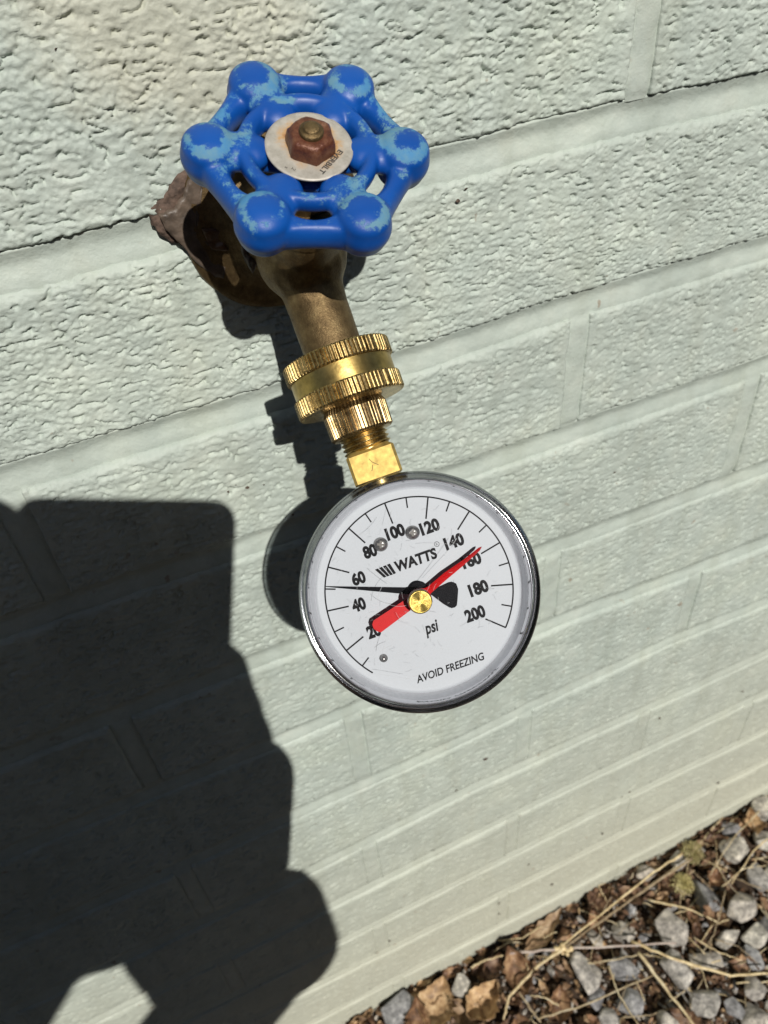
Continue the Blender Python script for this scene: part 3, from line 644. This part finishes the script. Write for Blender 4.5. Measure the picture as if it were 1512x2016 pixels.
def knob_mat():
    mt, nt, bs = new_mat('turned_brass'); bs.inputs['Metallic'].default_value = 1; bs.inputs['Roughness'].default_value = .3
    v = pos(nt); f = noise(nt, v, 900, 3); nt.links.new(ramp(nt, f, [(.3, (.42, .30, .07)), (.7, (.58, .43, .13))]), bs.inputs['Base Color'])
    at = N(nt, 'ShaderNodeAttribute', attribute_name='rad'); wv = N(nt, 'ShaderNodeMath', operation='SINE'); ml = N(nt, 'ShaderNodeMath', operation='MULTIPLY')
    nt.links.new(at.outputs['Fac'], ml.inputs[0]); ml.inputs[1].default_value = 60; nt.links.new(ml.outputs[0], wv.inputs[0]); bump(nt, bs, wv.outputs[0], .5, .00002); return mt
prof = [(3.0, .4), (3.15, .6), (3.15, 2.5), (2.95, 2.85)] + [(r, 2.9) for r in np.linspace(2.7, .5, 10)] + [(.35, 2.8), (.05, 2.7)]
V, F = lathe(prof, 48, False, True); rad = np.hypot(V[:, 0], V[:, 1]); V[:, :2] += KX; kb = mk('brass_knob', LZ(V), F, knob_mat(), ga)
kb.data.attributes.new('rad', 'FLOAT', 'POINT').data.foreach_set('value', rad)
# hairline scratches in the plastic face
g = Geo(); rs = random.Random(3)
def scr(p, d, L, bend, w_):
    n = 8; pts = []; a = d
    x, y = p
    for i in range(n): pts.append((x, y)); a += bend / n; x += math.cos(a) * L / n; y += math.sin(a) * L / n
    g.add(*strip(pts, w_, -.90 + .002 * rs.random()))
for p, d, L, b, w_ in [((-12, 1), 1.25, 12, -1.2, .07), ((-11.5, 3), -1.3, 13, 1.6, .06), ((2, 2), .55, 17, .1, .08), ((3.5, 2.2), .50, 15, -.05, .06), ((-2, 20), 1.0, 5, 0, .05), ((-9, 19.5), .2, 8, .5, .06), ((-13, -9), -2.3, 5, .3, .07), ((-12, -11), 3.0, 4, .6, .07),
                       ((-18, -17), -.5, 10, 0, .05), ((-8, -3), -1.6, 8, 1.3, .05), ((5, 12), -.2, 9, -.3, .05), ((-10, 10), -1.1, 8, .2, .07), ((4, -8), 2.6, 5, .1, .06), ((9, -14), .1, 6, .4, .05)]: scr(p, d, L, b, w_)
for i in range(110):
    r = 24 * math.sqrt(rs.random()); t = rs.random() * 6.28; scr((r * math.cos(t), r * math.sin(t)), rs.random() * 6.28, rs.uniform(.4, 2.6), rs.uniform(-1, 1), rs.uniform(.03, .06))
Vt, Ft = g.arr(); sc_ = mk('lens_scratches', LZ(Vt), Ft, simple('scratch_grey', (.30, .31, .33), .4), lens, False); sc_['kind'] = 'stuff'

# ------------------------------------------------------------------ the ground
GZ = -715
def dirt_material():
    mt, nt, bs = new_mat('dark_leaf_litter_soil'); v = pos(nt, (1, 1, 1), 'World')
    c = ramp(nt, noise(nt, v, 90, 7, .7), [(.3, (.018, .012, .008)), (.5, (.055, .033, .02)), (.7, (.12, .075, .04))])
    nt.links.new(c, bs.inputs['Base Color']); bs.inputs['Roughness'].default_value = .9; bump(nt, bs, noise(nt, v, 300, 6, .7), 1, .003); return mt
M_DIRT = dirt_material()
xs = np.concatenate([-np.geomspace(500, 60000, 14)[::-1], np.arange(-240, 620, 7.), np.geomspace(640, 60000, 14)])
ys = np.concatenate([-np.geomspace(420, 60000, 14)[::-1], np.arange(-380, 30, 7.), np.geomspace(150, 60000, 12)])
Xg, Yg = np.meshgrid(xs, ys, indexing='ij')
def gh(X, Y): return GZ - 8 + 5 * fbm(X / 60, Y / 60, 3, 21) + sstep(250, 450, X) * 8
near = (np.abs(Xg) < 700) & (np.abs(Yg) < 450)
Zg = np.where(near, gh(Xg, Yg), GZ - 8)
ground = mk('ground', np.stack([Xg, Yg, Zg], -1).reshape(-1, 3), grid_faces(len(xs), len(ys)), M_DIRT); ground['kind'] = 'structure'

def rock_mat():
    mt, nt, bs = new_mat('grey_crushed_stone'); v = pos(nt); oi = N(nt, 'ShaderNodeObjectInfo')
    f = noise(nt, v, 120, 9, .78); c = ramp(nt, f, [(.36, (.12, .117, .113)), (.46, (.25, .243, .235)), (.54, (.40, .388, .37)), (.64, (.68, .655, .61))])
    tint = ramp(nt, oi.outputs['Random'], [(0, (.95, .97, 1.0)), (.3, (.66, .66, .70)), (.5, (1.25, 1.2, 1.13)), (.68, (1.05, .97, .88)), (.85, (1.5, 1.45, 1.3)), (1, (.78, .66, .58))])
    nt.links.new(mix(nt, 1., c, tint, 'MULTIPLY'), bs.inputs['Base Color']); bs.inputs['Roughness'].default_value = .7
    b = bump(nt, bs, noise(nt, v, 260, 7, .7), .8, .0025); bump(nt, bs, noise(nt, v, 1100, 4), .4, .0006, b); return mt
def leaf_mat(name, c0, c1, c2):
    mt, nt, bs = new_mat(name); v = pos(nt); oi = N(nt, 'ShaderNodeObjectInfo')
    c = ramp(nt, noise(nt, v, 110, 6, .7), [(.36, c0), (.5, c1), (.66, c2)])
    tint = ramp(nt, oi.outputs['Random'], [(0, (.6, .55, .55)), (.5, (1, 1, 1)), (1, (1.35, 1.3, 1.2))])
    nt.links.new(mix(nt, 1., c, tint, 'MULTIPLY'), bs.inputs['Base Color']); bs.inputs['Roughness'].default_value = .6
    bump(nt, bs, noise(nt, v, 400, 5), .5, .0008); return mt
M_ROCK = rock_mat()
M_LEAF = leaf_mat('dry_brown_leaf', (.05, .025, .014), (.15, .08, .042), (.34, .22, .125))
M_TAN = leaf_mat('tan_wood_chip', (.14, .085, .045), (.33, .215, .115), (.52, .39, .24))
M_STRAW = leaf_mat('dry_straw', (.30, .22, .12), (.52, .42, .25), (.68, .6, .42))
def hull(sx, sy, sz, seed, npts=20, rough=.2):
    rr_ = random.Random(seed); bm = bmesh.new()
    for i in range(npts):
        a, z = rr_.random() * 6.283, rr_.uniform(-1, 1); q = math.sqrt(1 - z * z); s = 1 + rr_.uniform(-rough, rough)
        bm.verts.new((sx * q * math.cos(a) * s, sy * q * math.sin(a) * s, sz * max(-.8, min(.8, z * 1.25)) * s))
    r_ = bmesh.ops.convex_hull(bm, input=bm.verts); bmesh.ops.delete(bm, geom=[e for e in r_['geom_interior'] if isinstance(e, bmesh.types.BMVert)], context='VERTS')
    bmesh.ops.bevel(bm, geom=list(bm.edges), offset=.07 * min(sx, sy), segments=1, affect='EDGES', profile=.5)
    bmesh.ops.triangulate(bm, faces=[f for f in bm.faces if len(f.verts) > 4])
    V = np.array([v.co[:] for v in bm.verts]); bm.verts.index_update(); F = [tuple(v.index for v in f.verts) for f in bm.faces]; bm.free(); return V, F
def rotm(rz, rx=0, ry=0):
    return np.array(Matrix.Rotation(rz, 3, 'Z') @ Matrix.Rotation(rx, 3, 'X') @ Matrix.Rotation(ry, 3, 'Y'))
KEY = [(304, -53, 32, 44), (326, -75, 28, 40), (256, -62, 36, 36), (217, -44, 22, 28), (356, -30, 36, 28), (235, -91, 32, 34), (245, -121, 36, 34), (166, -60, 36, 38), (195, -70, 20, 30), (266, -95, 31, 20),
       (276, -149, 28, 32), (186, -95, 30, 25), (370, -9, 30, 22), (356, -59, 30, 34), (300, -13, 22, 30), (58, -20, 24, 20), (263, -135, 20, 17), (288, -131, 24, 24), (-1, -12, 44, 30), (269, -8, 24, 25), (408, -10, 25, 27),
       (320, -97, 23, 27), (161, -97, 19, 26), (207, -119, 24, 22), (297, -90, 25, 18), (305, -113, 24, 18), (162, -81, 20, 20), (192, -38, 18, 15), (392, -34, 30, 26), (418, -30, 24, 24), (340, -100, 26, 24), (372, -66, 26, 28), (330, -130, 28, 26)]
NAMED = {0: 'pale wedge-shaped grey stone pointing down beside the moss tuft', 2: 'dark glinting grey stone just above the end of the pale twig',
         3: 'small whitish egg-shaped stone above the pale twig', 7: 'whitish blocky stone under the pale twig near the stalk knot', 6: 'broad flat-topped grey stone near the bottom right edge of the gravel',
         18: 'dark bluish stone against the wall at the lower left end of the gravel', 15: 'blue-grey stone lying alone by the wall among brown leaves'}
for i, (x, y, a, b) in enumerate(KEY):
    V, F = hull(a / 2 * .97, b / 2 * .97, min(a, b) * .36, 100 + i, 16, .16); V = V * (1 + .10 * gnoise(V[:, 0] / 9 + i, V[:, 1] / 9 + V[:, 2] / 7, 8))[:, None] @ rotm((i * 1.7) % 6.28 if i not in NAMED else .3, .18 * math.sin(i * 3), .2 * math.cos(i * 5)).T
    z = float(gh(np.array(x * 1.), np.array(y * 1.))) + 10 + (i % 3) * 1.5; V = V + (x, y, z)
    if i in NAMED: o = mk('stone', V, F, M_ROCK, None, False, (x, y, z)); tag(o, NAMED[i], 'stone')
    else: mk('gravel_stone', V, F, M_ROCK, ground, False)
# smaller stones between, set where there is room
rg = random.Random(12); placed = [(x, y, (a + b) / 4) for x, y, a, b in KEY]; cnt = 0; protos = [hull(1, .8, .6, 400 + i, 13, .2) for i in range(12)]; tries = 0
while cnt < 225 and tries < 9000:
    tries += 1; x, y = rg.uniform(-70, 470), rg.uniform(-175, -4); dens = .25 + .75 * min(1, max(0, (x - 90) / 100)) if y > -110 else .8
    if rg.random() > dens: continue
    r = rg.uniform(4, 9.5)
    if any((x - p) ** 2 + (y - q) ** 2 < (r * .7 + s * .8) ** 2 for p, q, s in placed): continue
    placed.append((x, y, r)); V, F = protos[cnt % 12]; V = (V * (r, r * rg.uniform(.7, 1.1), r)) @ rotm(rg.random() * 6.28, rg.uniform(-.6, .6), rg.uniform(-.6, .6)).T + (x, y, float(gh(np.array(x), np.array(y))) + r * .45)
    mk('gravel_stone', V, F, M_ROCK if rg.random() < .80 else M_TAN if rg.random() < .12 else M_LEAF, ground, False); cnt += 1
# crumbs, bark shreds and the gravel beyond the picture: one mass
def debris(name, n, area, size, mat, seed, flat=1.):
    r_ = random.Random(seed); pr = [hull(1, .75, .55 * flat, 700 + seed * 10 + k, 9, .25) for k in range(6)]; g = Geo()
    for k in range(n):
        x, y = r_.uniform(area[0], area[1]), r_.uniform(area[2], area[3]); s = r_.uniform(*size); V, F = pr[k % 6]
        V = (V * (s * r_.uniform(.8, 1.6), s, s)) @ rotm(r_.random() * 6.28, r_.uniform(-.7, .7), r_.uniform(-.7, .7)).T + (x, y, float(gh(np.array(x), np.array(y))) + s * .5 + r_.random() * 4); g.add(V, F)
    o = g.obj(name, mat, ground, False); o['kind'] = 'stuff'
debris('gravel_crumbs', 2600, (-80, 480, -180, -1), (.8, 3.0), M_ROCK, 1); debris('leaf_litter', 2600, (-80, 480, -180, 2), (1.5, 5.), M_LEAF, 2, .4)
debris('bark_litter', 1300, (-80, 480, -180, -1), (1.0, 3.6), M_TAN, 3, .35); debris('gravel', 1500, (-600, 1000, -900, -180), (7, 20), M_ROCK, 4); debris('gravel', 420, (480, 1000, -180, -2), (7, 20), M_ROCK, 5); debris('gravel', 420, (-600, -80, -180, -2), (7, 20), M_ROCK, 6)
def leaf(x, y, L, W_, rz, mat, seed, curl=.35, z=5, name='dry_leaf', tilt=0, parent=ground, label=None):
    n, k = 15, 8; V = []
    for i in range(n):
        t = i / (n - 1); w_ = W_ / 2 * math.sin(math.pi * min(.98, max(.03, t)) ** .85) * (1 + .25 * float(gnoise(t * 7, seed, 2)))
        for j in range(k):
            s = j / (k - 1) * 2 - 1; V.append(((t - .5) * L, s * w_ * (1 + .3 * float(gnoise(t * 13, seed + (1 if s > 0 else 40), 6))), .7 * curl * W_ * s * s + curl * L * .3 * (t - .5) ** 2 * 4 + 2.4 * float(gnoise(t * 5, s * 1.6 + seed, 5))))
    F = [(i * k + j, (i + 1) * k + j, (i + 1) * k + j + 1, i * k + j + 1) for i in range(n - 1) for j in range(k - 1)]
    V = np.array(V); V2 = V - [0, 0, .5]; F2 = [tuple(reversed([a + len(V) for a in f])) for f in F]
    bd = [j for j in range(k)] + [i * k + k - 1 for i in range(1, n)] + [(n - 1) * k + j for j in range(k - 2, -1, -1)] + [i * k for i in range(n - 2, 0, -1)]
    F3 = [(a, a + len(V), b + len(V), b) for a, b in zip(bd, bd[1:] + bd[:1])]
    V = np.concatenate([V, V2]) @ rotm(rz, tilt, tilt * .6).T + (x, y, float(gh(np.array(x * 1.), np.array(y * 1.))) + z)
    return mk(name, V, F + F2 + F3, mat, parent, True)
for i, (x, y, L, W_, rz, mt, c) in enumerate([(33, -24, 44, 34, .8, M_TAN, .3), (52, -44, 36, 26, 2.2, M_TAN, .45), (73, -43, 38, 30, .3, M_TAN, .5), (12, -30, 36, 22, 1.2, M_LEAF, .4), (212, -10, 30, 22, .2, M_LEAF, .4), (112, -32, 40, 26, 1.4, M_LEAF, .5),
        (218, -128, 32, 22, 2.0, M_LEAF, .4), (296, -68, 26, 20, .6, M_LEAF, .4), (292, -112, 26, 18, 2.4, M_LEAF, .5), (92, -20, 26, 16, .5, M_LEAF, .4), (240, -20, 28, 18, 1.9, M_LEAF, .4), (280, -28, 24, 16, .2, M_LEAF, .3), (130, -70, 30, 20, 1.0, M_LEAF, .4),
        (345, -16, 26, 16, 2.5, M_LEAF, .4), (100, -95, 34, 22, .4, M_LEAF, .4), (140, -112, 32, 22, 1.7, M_TAN, .3), (85, -70, 28, 20, 2.8, M_LEAF, .4), (200, -25, 22, 14, 1.2, M_LEAF, .5), (390, -18, 26, 18, 1.1, M_TAN, .4), (322, -42, 22, 15, .4, M_LEAF, .4)]):
    leaf(x, y, L, W_, rz, mt, i + 3, c, 9 + i % 4, tilt=.3 * math.sin(i * 2.1))
rl = random.Random(77)
for i in range(45): leaf(rl.uniform(-50, 440), rl.uniform(-9, -1), rl.uniform(9, 22), rl.uniform(5, 10), rl.uniform(-.5, .5), rl.choice([M_LEAF, M_LEAF, M_TAN]), 260 + i, rl.uniform(.2, .6), rl.uniform(3, 11), tilt=rl.uniform(-.5, .5))
for i in range(130): leaf(rl.uniform(-60, 440), rl.uniform(-165, -3), rl.uniform(9, 20), rl.uniform(5, 11), rl.random() * 6.28, rl.choice([M_LEAF, M_LEAF, M_TAN]), 60 + i, rl.uniform(.2, .6), rl.uniform(5, 11), tilt=rl.uniform(-.6, .6))
chip = leaf(150, -13, 56, 17, .35, M_TAN, 31, .25, 11, 'bark_chip', parent=None); tag(chip, 'curled pale brown strip of bark lying along the foot of the wall', 'bark')
# straw
def straw(pts, r, z0, mat=M_STRAW, name='straw', parent=ground, bow=4, org=None, flat=.75):
    P = []; pts = [(x, y, float(gh(np.array(x * 1.), np.array(y * 1.))) + z0 + dz) for x, y, dz in pts]
    for a, b in zip(pts[:-1], pts[1:]):
        for t in np.linspace(0, 1, 7)[:-1]: P.append([a[k] + (b[k] - a[k]) * t + (rl.uniform(-.6, .6) if 0 < t else rl.uniform(-.4, .4)) for k in range(3)])
    P.append(pts[-1]); V, F = tube(P, .82 * np.linspace(r, r * .65, len(P)) * (1 + .25 * gnoise(np.arange(len(P)) * .7, len(P) + r * 99, 5)), 7, flat * .7); return mk(name, V, F, mat, parent, True, org)
LONG = [([(313, -20, 0), (239, -27, 6), (157, -36, 4)], 1.5, 22, 'longest dry grass stalk slanting up along the wall from the pale knot'),
        ([(309, -12, 0), (270, -16, 4), (156, -34, 6)], 1.3, 20, 'thin dry stalk lying close beside the longest stalk, nearer the wall'),
        ([(158, -36, 6), (128, -38, 3), (92, -47, 0), (79, -60, -3)], 1.7, 17, 'dry stalk bending down left from the pale knot'),
        ([(108, -17, 0), (151, -34, 4), (248, -75, 2)], 1.5, 18, 'straight pale pinkish twig lying level across the gravel'),
        ([(214, -56, 3), (235, -84, 3), (274, -116, 0), (306, -130, 0)], 1.7, 22, 'dry stem arching right from the end of the pale twig'),
        ([(213, -67, 3), (216, -93, 2), (221, -134, 0)], 2.0, 22, 'stout dry stem running down to the bottom edge of the picture')]
M_TWIG = leaf_mat('pale_twig', (.40, .32, .26), (.62, .52, .45), (.75, .68, .6))
for i, (p, r, z, lab) in enumerate(LONG): o = straw(p, r, z, M_TWIG if i == 3 else M_STRAW, 'grass_stalk' if i != 3 else 'twig', None, org=(p[0][0], p[0][1], GZ)); tag(o, lab, 'dry stalk' if i != 3 else 'twig')
for p in ([(157, -50, 0), (183, -59, 2), (213, -67, 2)], [(368, 0, 0), (306, -18, 3), (256, -22, 0)], [(321, -57, 2), (283, -84, 4), (266, -90, 0)], [(390, -37, 0), (366, -42, 3), (328, -56, 1)], [(106, -71, 0), (147, -80, 3), (216, -87, 5)],
          [(185, -63, 0), (178, -88, 3), (180, -115, 0)], [(253, -32, 0), (277, -54, 3), (296, -76, 0)], [(404, -12, 0), (355, -25, 3), (318, -40, 0)], [(102, -46, 0), (104, -62, 1), (107, -75, 0)], [(74, -12, 0), (85, -13, 2), (104, -17, 0)], [(276, -122, 0), (304, -134, 0)], [(336, -54, 0), (356, -78, 0)]):
    straw(p, rl.uniform(.7, 1.2), rl.uniform(15, 21))
for i in range(130):
    x, y, a, L = rl.uniform(60, 420), rl.uniform(-160, -6), rl.random() * 6.28, rl.uniform(14, 50); q = a + rl.uniform(-.5, .5)
    p1 = (x + L * .5 * math.cos(a), min(-2, y + L * .5 * math.sin(a))); p2 = (p1[0] + L * .5 * math.cos(q), min(-2, p1[1] + L * .5 * math.sin(q)))
    straw([(x, y, 0), (*p1, rl.uniform(0, 4)), (*p2, 0)], rl.uniform(.35, .8), rl.uniform(9, 17))
# pale knot where the stalks meet, and a tuft of moss
g = Geo()
for i in range(26):
    a = rl.random() * 6.28; r = rl.uniform(0, 8); g.add(*ball((155 + r * math.cos(a), -36 + r * .7 * math.sin(a), GZ + 13 + rl.uniform(-2, 4)), (rl.uniform(1.5, 3.2), rl.uniform(1.2, 2.6), rl.uniform(1, 2.2)), 8, 6))
o = g.obj('root_knot', M_STRAW, None, True, (155, -36, GZ)); tag(o, 'pale crumbly root knot joining the long dry stalks', 'root')
M_MOSS = leaf_mat('yellow_green_moss', (.38, .34, .13), (.60, .54, .26), (.74, .68, .42))
for (mx, my, mr, lab) in ((319, -14, 12.5, 'yellow-green moss tuft at the tip of the longest stalk'), (291, -34, 11.5, 'smaller moss tuft on the upper edge of the wedge-shaped stone')):
    g = Geo(); zc = float(gh(np.array(mx * 1.), np.array(my * 1.))) + 15
    for i in range(900):
        d = np.array([rl.gauss(0, 1), rl.gauss(0, 1), rl.gauss(0, 1)]); d /= np.linalg.norm(d) + 1e-6; b = np.array([mx, my, zc]) + d * mr * rl.uniform(.2, .9) * [1, 1, .7]
        e = b + (d + np.array([rl.gauss(0, .5), rl.gauss(0, .5), rl.gauss(0, .4)])) * mr * .15; s = np.cross(d, [0, 0, 1]); s = s / (np.linalg.norm(s) + 1e-6) * .45
        g.add([b - s, b + s, e], [(0, 1, 2)]); g.add([b - s + d * .1, e, b + np.array([0, 0, .8])], [(0, 1, 2)])
    o = g.obj('moss_tuft', M_MOSS, None, False, (mx, my, zc - 8)); tag(o, lab, 'moss')

# ------------------------------------------------------------------ the photographer, just out of the picture: their phone and hands throw the shadow on the wall
def SP(xs_, zs_, Y): return np.array([xs_ - .045 * Y, -Y, zs_ + .84 * Y])
PB = Frame(CAM, C_R, C_U, C_F)
ph = empty('phone', tuple(CAM - 75 * C_U)); tag(ph, 'dark phone held up in both hands in front of the wall, taking the picture', 'phone')
def rrect(x0, x1, y0, y1, r, n=7):
    P = []
    for cx, cy, a0 in ((x1 - r, y1 - r, 0), (x0 + r, y1 - r, 90), (x0 + r, y0 + r, 180), (x1 - r, y0 + r, 270)):
        for k in range(n): a = math.radians(a0 + 90 * k / (n - 1)); P.append((cx + r * math.cos(a), cy + r * math.sin(a)))
    return P
M_PH = simple('dark_phone_glass', (.03, .03, .035), .2); M_SCR = simple('phone_screen', (.01, .01, .012), .08)
V, F = prism(rrect(-58, 17, -140, 9, 9), -11, -3.2); mk('phone_body', PB(V), F, M_PH, ph, False)
V, F = prism(rrect(-56, 15, -138, 7, 8), -11.25, -11.05); mk('phone_screen', PB(V), F, M_SCR, ph, False)
for lx, ly in ((0, 0), (-13, -11), (-1, -21)):
    V, F = lathe([(6, -3.1), (6, -1.9), (5, -1.7), (3.5, -2.3), (.1, -2.4)], 32, False, True); V[:, :2] += (lx, ly); mk('camera_lens', PB(V), F, M_SCR, ph)
me_ = empty('person', (-400, -850, GZ)); tag(me_, 'crouching person in a dark jacket and jeans holding up a phone with both hands', 'person')
M_SKIN = simple('skin', (.46, .27, .19), .5, 0, .08, 200); M_JACKET = simple('navy_jacket', (.03, .04, .06), .85, 0, .25, 300, .3); M_JEANS = simple('blue_jeans', (.05, .08, .14), .85, 0, .25, 300, .3)
M_HAIR = simple('dark_hair', (.03, .02, .014), .6, 0, .3, 900, .5); M_SHOE = simple('grey_shoe', (.1, .1, .1), .7)
body = Geo(); cap = lambda g, a, b, ra, rb: g.add(*capsule(a, b, ra, rb, 18))
head = SP(-156, -302, 480); nb = np.array([-390, -650, -30]); shR, shL = np.array([-255, -740, -60]), np.array([-470, -600, -40])
pel = np.array([-430, -900, -420])
body.add(*ball(head, (78, 92, 102), 28, 20)); body.add(*ball(head + [24, 62, -48], (34, 36, 36))); body.add(*capsule(head + [22, 84, 0], head + [26, 98, -22], 7, 11, 12))
cap(body, head + [-42, -30, -45], nb, 36, 46); cap(body, nb, pel + [0, 20, 200], 95, 120); cap(body, pel + [0, 20, 200], pel, 120, 125)
wrR, elR = SP(-78, -385, 330), SP(-95, -530, 560); palR = SP(-61, -297, 292); wrL, elL, palL = SP(-215, -310, 340), np.array([-420, -520, -160]), SP(-150, -215, 288)
for s, sh, el, wr, pal in ((1, shR, elR, wrR, palR), (-1, shL, elL, wrL, palL)):
    if s < 0: cap(body, pal, SP(-116, -104, 268), 38, 27)
    cap(body, nb, sh, 60, 52); cap(body, sh, el, 50, 38); cap(body, el, wr, 38, 27); cap(body, wr, pal, 33 if s > 0 else 27, 33 if s > 0 else 30)
kneeR, kneeL = np.array([-300, -640, -400]), np.array([-560, -620, -390]); anR, anL = np.array([-320, -790, -660]), np.array([-560, -780, -660])
for kn_, an in ((kneeR, anR), (kneeL, anL)): cap(body, pel + [(60 if kn_ is kneeR else -60), 0, 0], kn_, 85, 58); cap(body, kn_, an, 56, 38); cap(body, an, an + [0, 110, -30], 36, 28)
edge = lambda sx, dy: PB([(sx, dy, -7)])[0]
for k in range(4):       # fingers of the right hand wrap the phone's right edge on to its back, the left hand's mirror them
    d = -62 - 19 * k; a = edge(18 + 7 * k, d - 6); b = PB([(15 + 7 * k, d, -2)])[0]; c = PB([(8 - 3 * k, d + 6, 7)])[0]; e = PB([(-14 + 3 * k, d + 8, 6)])[0]
    cap(body, palR + (a - palR) * .3, a, 13, 10); cap(body, a, b, 10, 9); cap(body, b, c, 9, 8.2); cap(body, c, e, 8.2, 7)
    d = -50 - 19 * k; a = edge(-74, d - 4); b = PB([(-70, d, -2)])[0]; c = PB([(-54, d + 5, 7)])[0]; e = PB([(-36, d + 7, 6)])[0]
    cap(body, palL + (a - palL) * .3, a, 13, 10); cap(body, a, b, 10, 9); cap(body, b, c, 9, 8.2); cap(body, c, e, 8.2, 7)
cap(body, palR, PB([(20, -95, -24)])[0], 18, 11); cap(body, PB([(20, -95, -24)])[0], PB([(-4, -84, -20)])[0], 11, 9)
cap(body, palL, PB([(-66, -75, -24)])[0], 18, 11); cap(body, PB([(-66, -75, -24)])[0], PB([(-48, -50, -20)])[0], 11, 9)
remesh('body', body, None, 4.5, M_SKIN, me_, 3)
jk = Geo(); cap(jk, nb + [0, 0, -25], pel + [0, 20, 200], 98, 134); cap(jk, pel + [0, 20, 200], pel + [0, 0, 40], 134, 138)
for s, sh, el, wr in ((1, shR, elR, wrR), (-1, shL, elL, wrL)):
    cap(jk, nb, sh, 74, 66); cap(jk, sh, el, 64, 58 if s > 0 else 52); q = el + (wr - el) * (.54 if s > 0 else .72); cap(jk, el, q, 66 if s > 0 else 52, 54 if s > 0 else 40)
cap(jk, SP(-110, -436, 450), SP(-112, -540, 570), 50, 50)
remesh('jacket', jk, None, 6, M_JACKET, me_, 4)
tr = Geo(); cap(tr, pel + [0, 0, 60], pel, 130, 134)
for kn_, an in ((kneeR, anR), (kneeL, anL)): cap(tr, pel + [(62 if kn_ is kneeR else -62), 0, 0], kn_, 96, 68); cap(tr, kn_, an, 66, 50)
remesh('trousers', tr, None, 7, M_JEANS, me_, 4)
for an in (anR, anL): g = Geo(); cap(g, an + [0, -30, -22], an + [0, 150, -28], 38, 34); remesh('shoe', g, None, 5, M_SHOE, me_, 3)
g = Geo(); g.add(*ball(head + [-6, -22, 24], (76, 84, 88), 28, 20)); g.add(*ball(head + [-4, -20, 20], (77, 86, 84), 28, 20)); remesh('hair', g, None, 5, M_HAIR, me_, 2, disp=lambda c: 3 * gnoise(c[:, 0] / 9, c[:, 2] / 20, 3))
for sx in (10, 44): mk('eye', *[q if i else q for i, q in enumerate(ball(head + [sx, 74 if sx == 10 else 66, 8], 9, 12, 8))], simple('eye_white', (.7, .7, .7), .2), me_)

# ------------------------------------------------------------------ added behind the photographer, unseen: dark grass and clipped greenery that deepen the shade
M_ADDED_GRASS = simple('added_lawn_green', (.035, .055, .018), .8, 0, .4, 40, .6, .01)
xs = np.linspace(-9000, 9000, 40); ys = np.linspace(-3300, -900, 14); Xg, Yg = np.meshgrid(xs, ys, indexing='ij')
o = mk('added_lawn', np.stack([Xg, Yg + 20 * gnoise(Xg / 300, Yg / 300, 3), GZ + 4 + 3 * gnoise(Xg / 400, Yg / 400, 1)], -1).reshape(-1, 3), grid_faces(40, 14), M_ADDED_GRASS); o['kind'] = 'structure'  # unseen dark grass sheet, added to cut light bounced on to the wall
he = empty('added_hedge', (0, -3600, GZ)); tag(he, 'tall clipped dark green foliage added behind the photographer to block low sky light', 'added_hedge')
M_ADDED_LEAF = simple('added_leaf', (.028, .05, .014), .6, 0, .4, 30)
g = Geo(); g.add(*box(-9000, 9000, -4100, -3450, GZ - 20, GZ + 2150)); g.obj('dense_core', M_ADDED_LEAF, he, False)
n = 26000; P = np.c_[RNG.uniform(-6000, 6000, n), RNG.uniform(-3470, -3330, n), GZ + RNG.uniform(0, 2320, n)]
P[:6000, 1] = RNG.uniform(-4100, -3330, 6000); P[:6000, 2] = GZ + RNG.uniform(2120, 2320, 6000)
a, b = RNG.normal(size=(n, 3)), RNG.normal(size=(n, 3)); a /= np.linalg.norm(a, axis=1)[:, None]; b = np.cross(a, b); b /= np.linalg.norm(b, axis=1)[:, None]
V = np.stack([P, P + a * 40 + b * 22, P + a * 80, P + a * 40 - b * 22], 1).reshape(-1, 3); o = mk('leaf_cover', V, np.arange(4 * n).reshape(-1, 4), M_ADDED_LEAF, he, False); o['kind'] = 'stuff'

# unseen tree added to block high sky light, above the path of the sun
tr_ = empty('added_tree', (2600, -4300, GZ)); tag(tr_, 'broad leafy tree added behind the photographer to block high sky light', 'tree')
M_ADDED_BARK = simple('added_tree_bark', (.09, .065, .045), .9, 0, .4, 20, .8, .02)
g = Geo(); g.add(*tube([(2600, -4300, GZ - 50), (2570, -4290, 900), (2450, -4200, 2200), (2300, -4000, 3300)], [190, 160, 140, 120], 14))
for q in ((1300, -3400, 4400), (2200, -2900, 4700), (200, -2900, 4700), (2900, -3600, 5000), (-1200, -2600, 4500)):
    a = np.array([2380, -4100, 2800.]); q = np.array(q, float); g.add(*tube([a, (a + q) / 2 + [0, 0, 320], q], [100, 60, 22], 9))
g.obj('added_trunk', M_ADDED_BARK, tr_)
n = 30000; Q = RNG.normal(size=(n, 3)); Q /= np.linalg.norm(Q, axis=1)[:, None]; Q *= (RNG.uniform(.35, 1, n) ** .5)[:, None]
cc = np.array([(0, -2400, 4500, 2300, 1450, 1250), (2300, -2600, 4700, 1900, 1400, 1300), (-2200, -2300, 4500, 1900, 1400, 1200), (600, -1500, 4400, 2300, 1100, 1300)], float)[RNG.integers(0, 4, n)]
P = cc[:, :3] + Q * cc[:, 3:]; P = P[P[:, 2] > -.86 * P[:, 1] + 480]; n = len(P)
a, b = RNG.normal(size=(n, 3)), RNG.normal(size=(n, 3)); a /= np.linalg.norm(a, axis=1)[:, None]; b = np.cross(a, b); b /= np.linalg.norm(b, axis=1)[:, None]
V = np.stack([P, P + a * 60 + b * 36, P + a * 120, P + a * 60 - b * 36], 1).reshape(-1, 3); o = mk('sky_blocking_crown', V, np.arange(4 * n).reshape(-1, 4), M_ADDED_LEAF, tr_, False); o['kind'] = 'stuff'
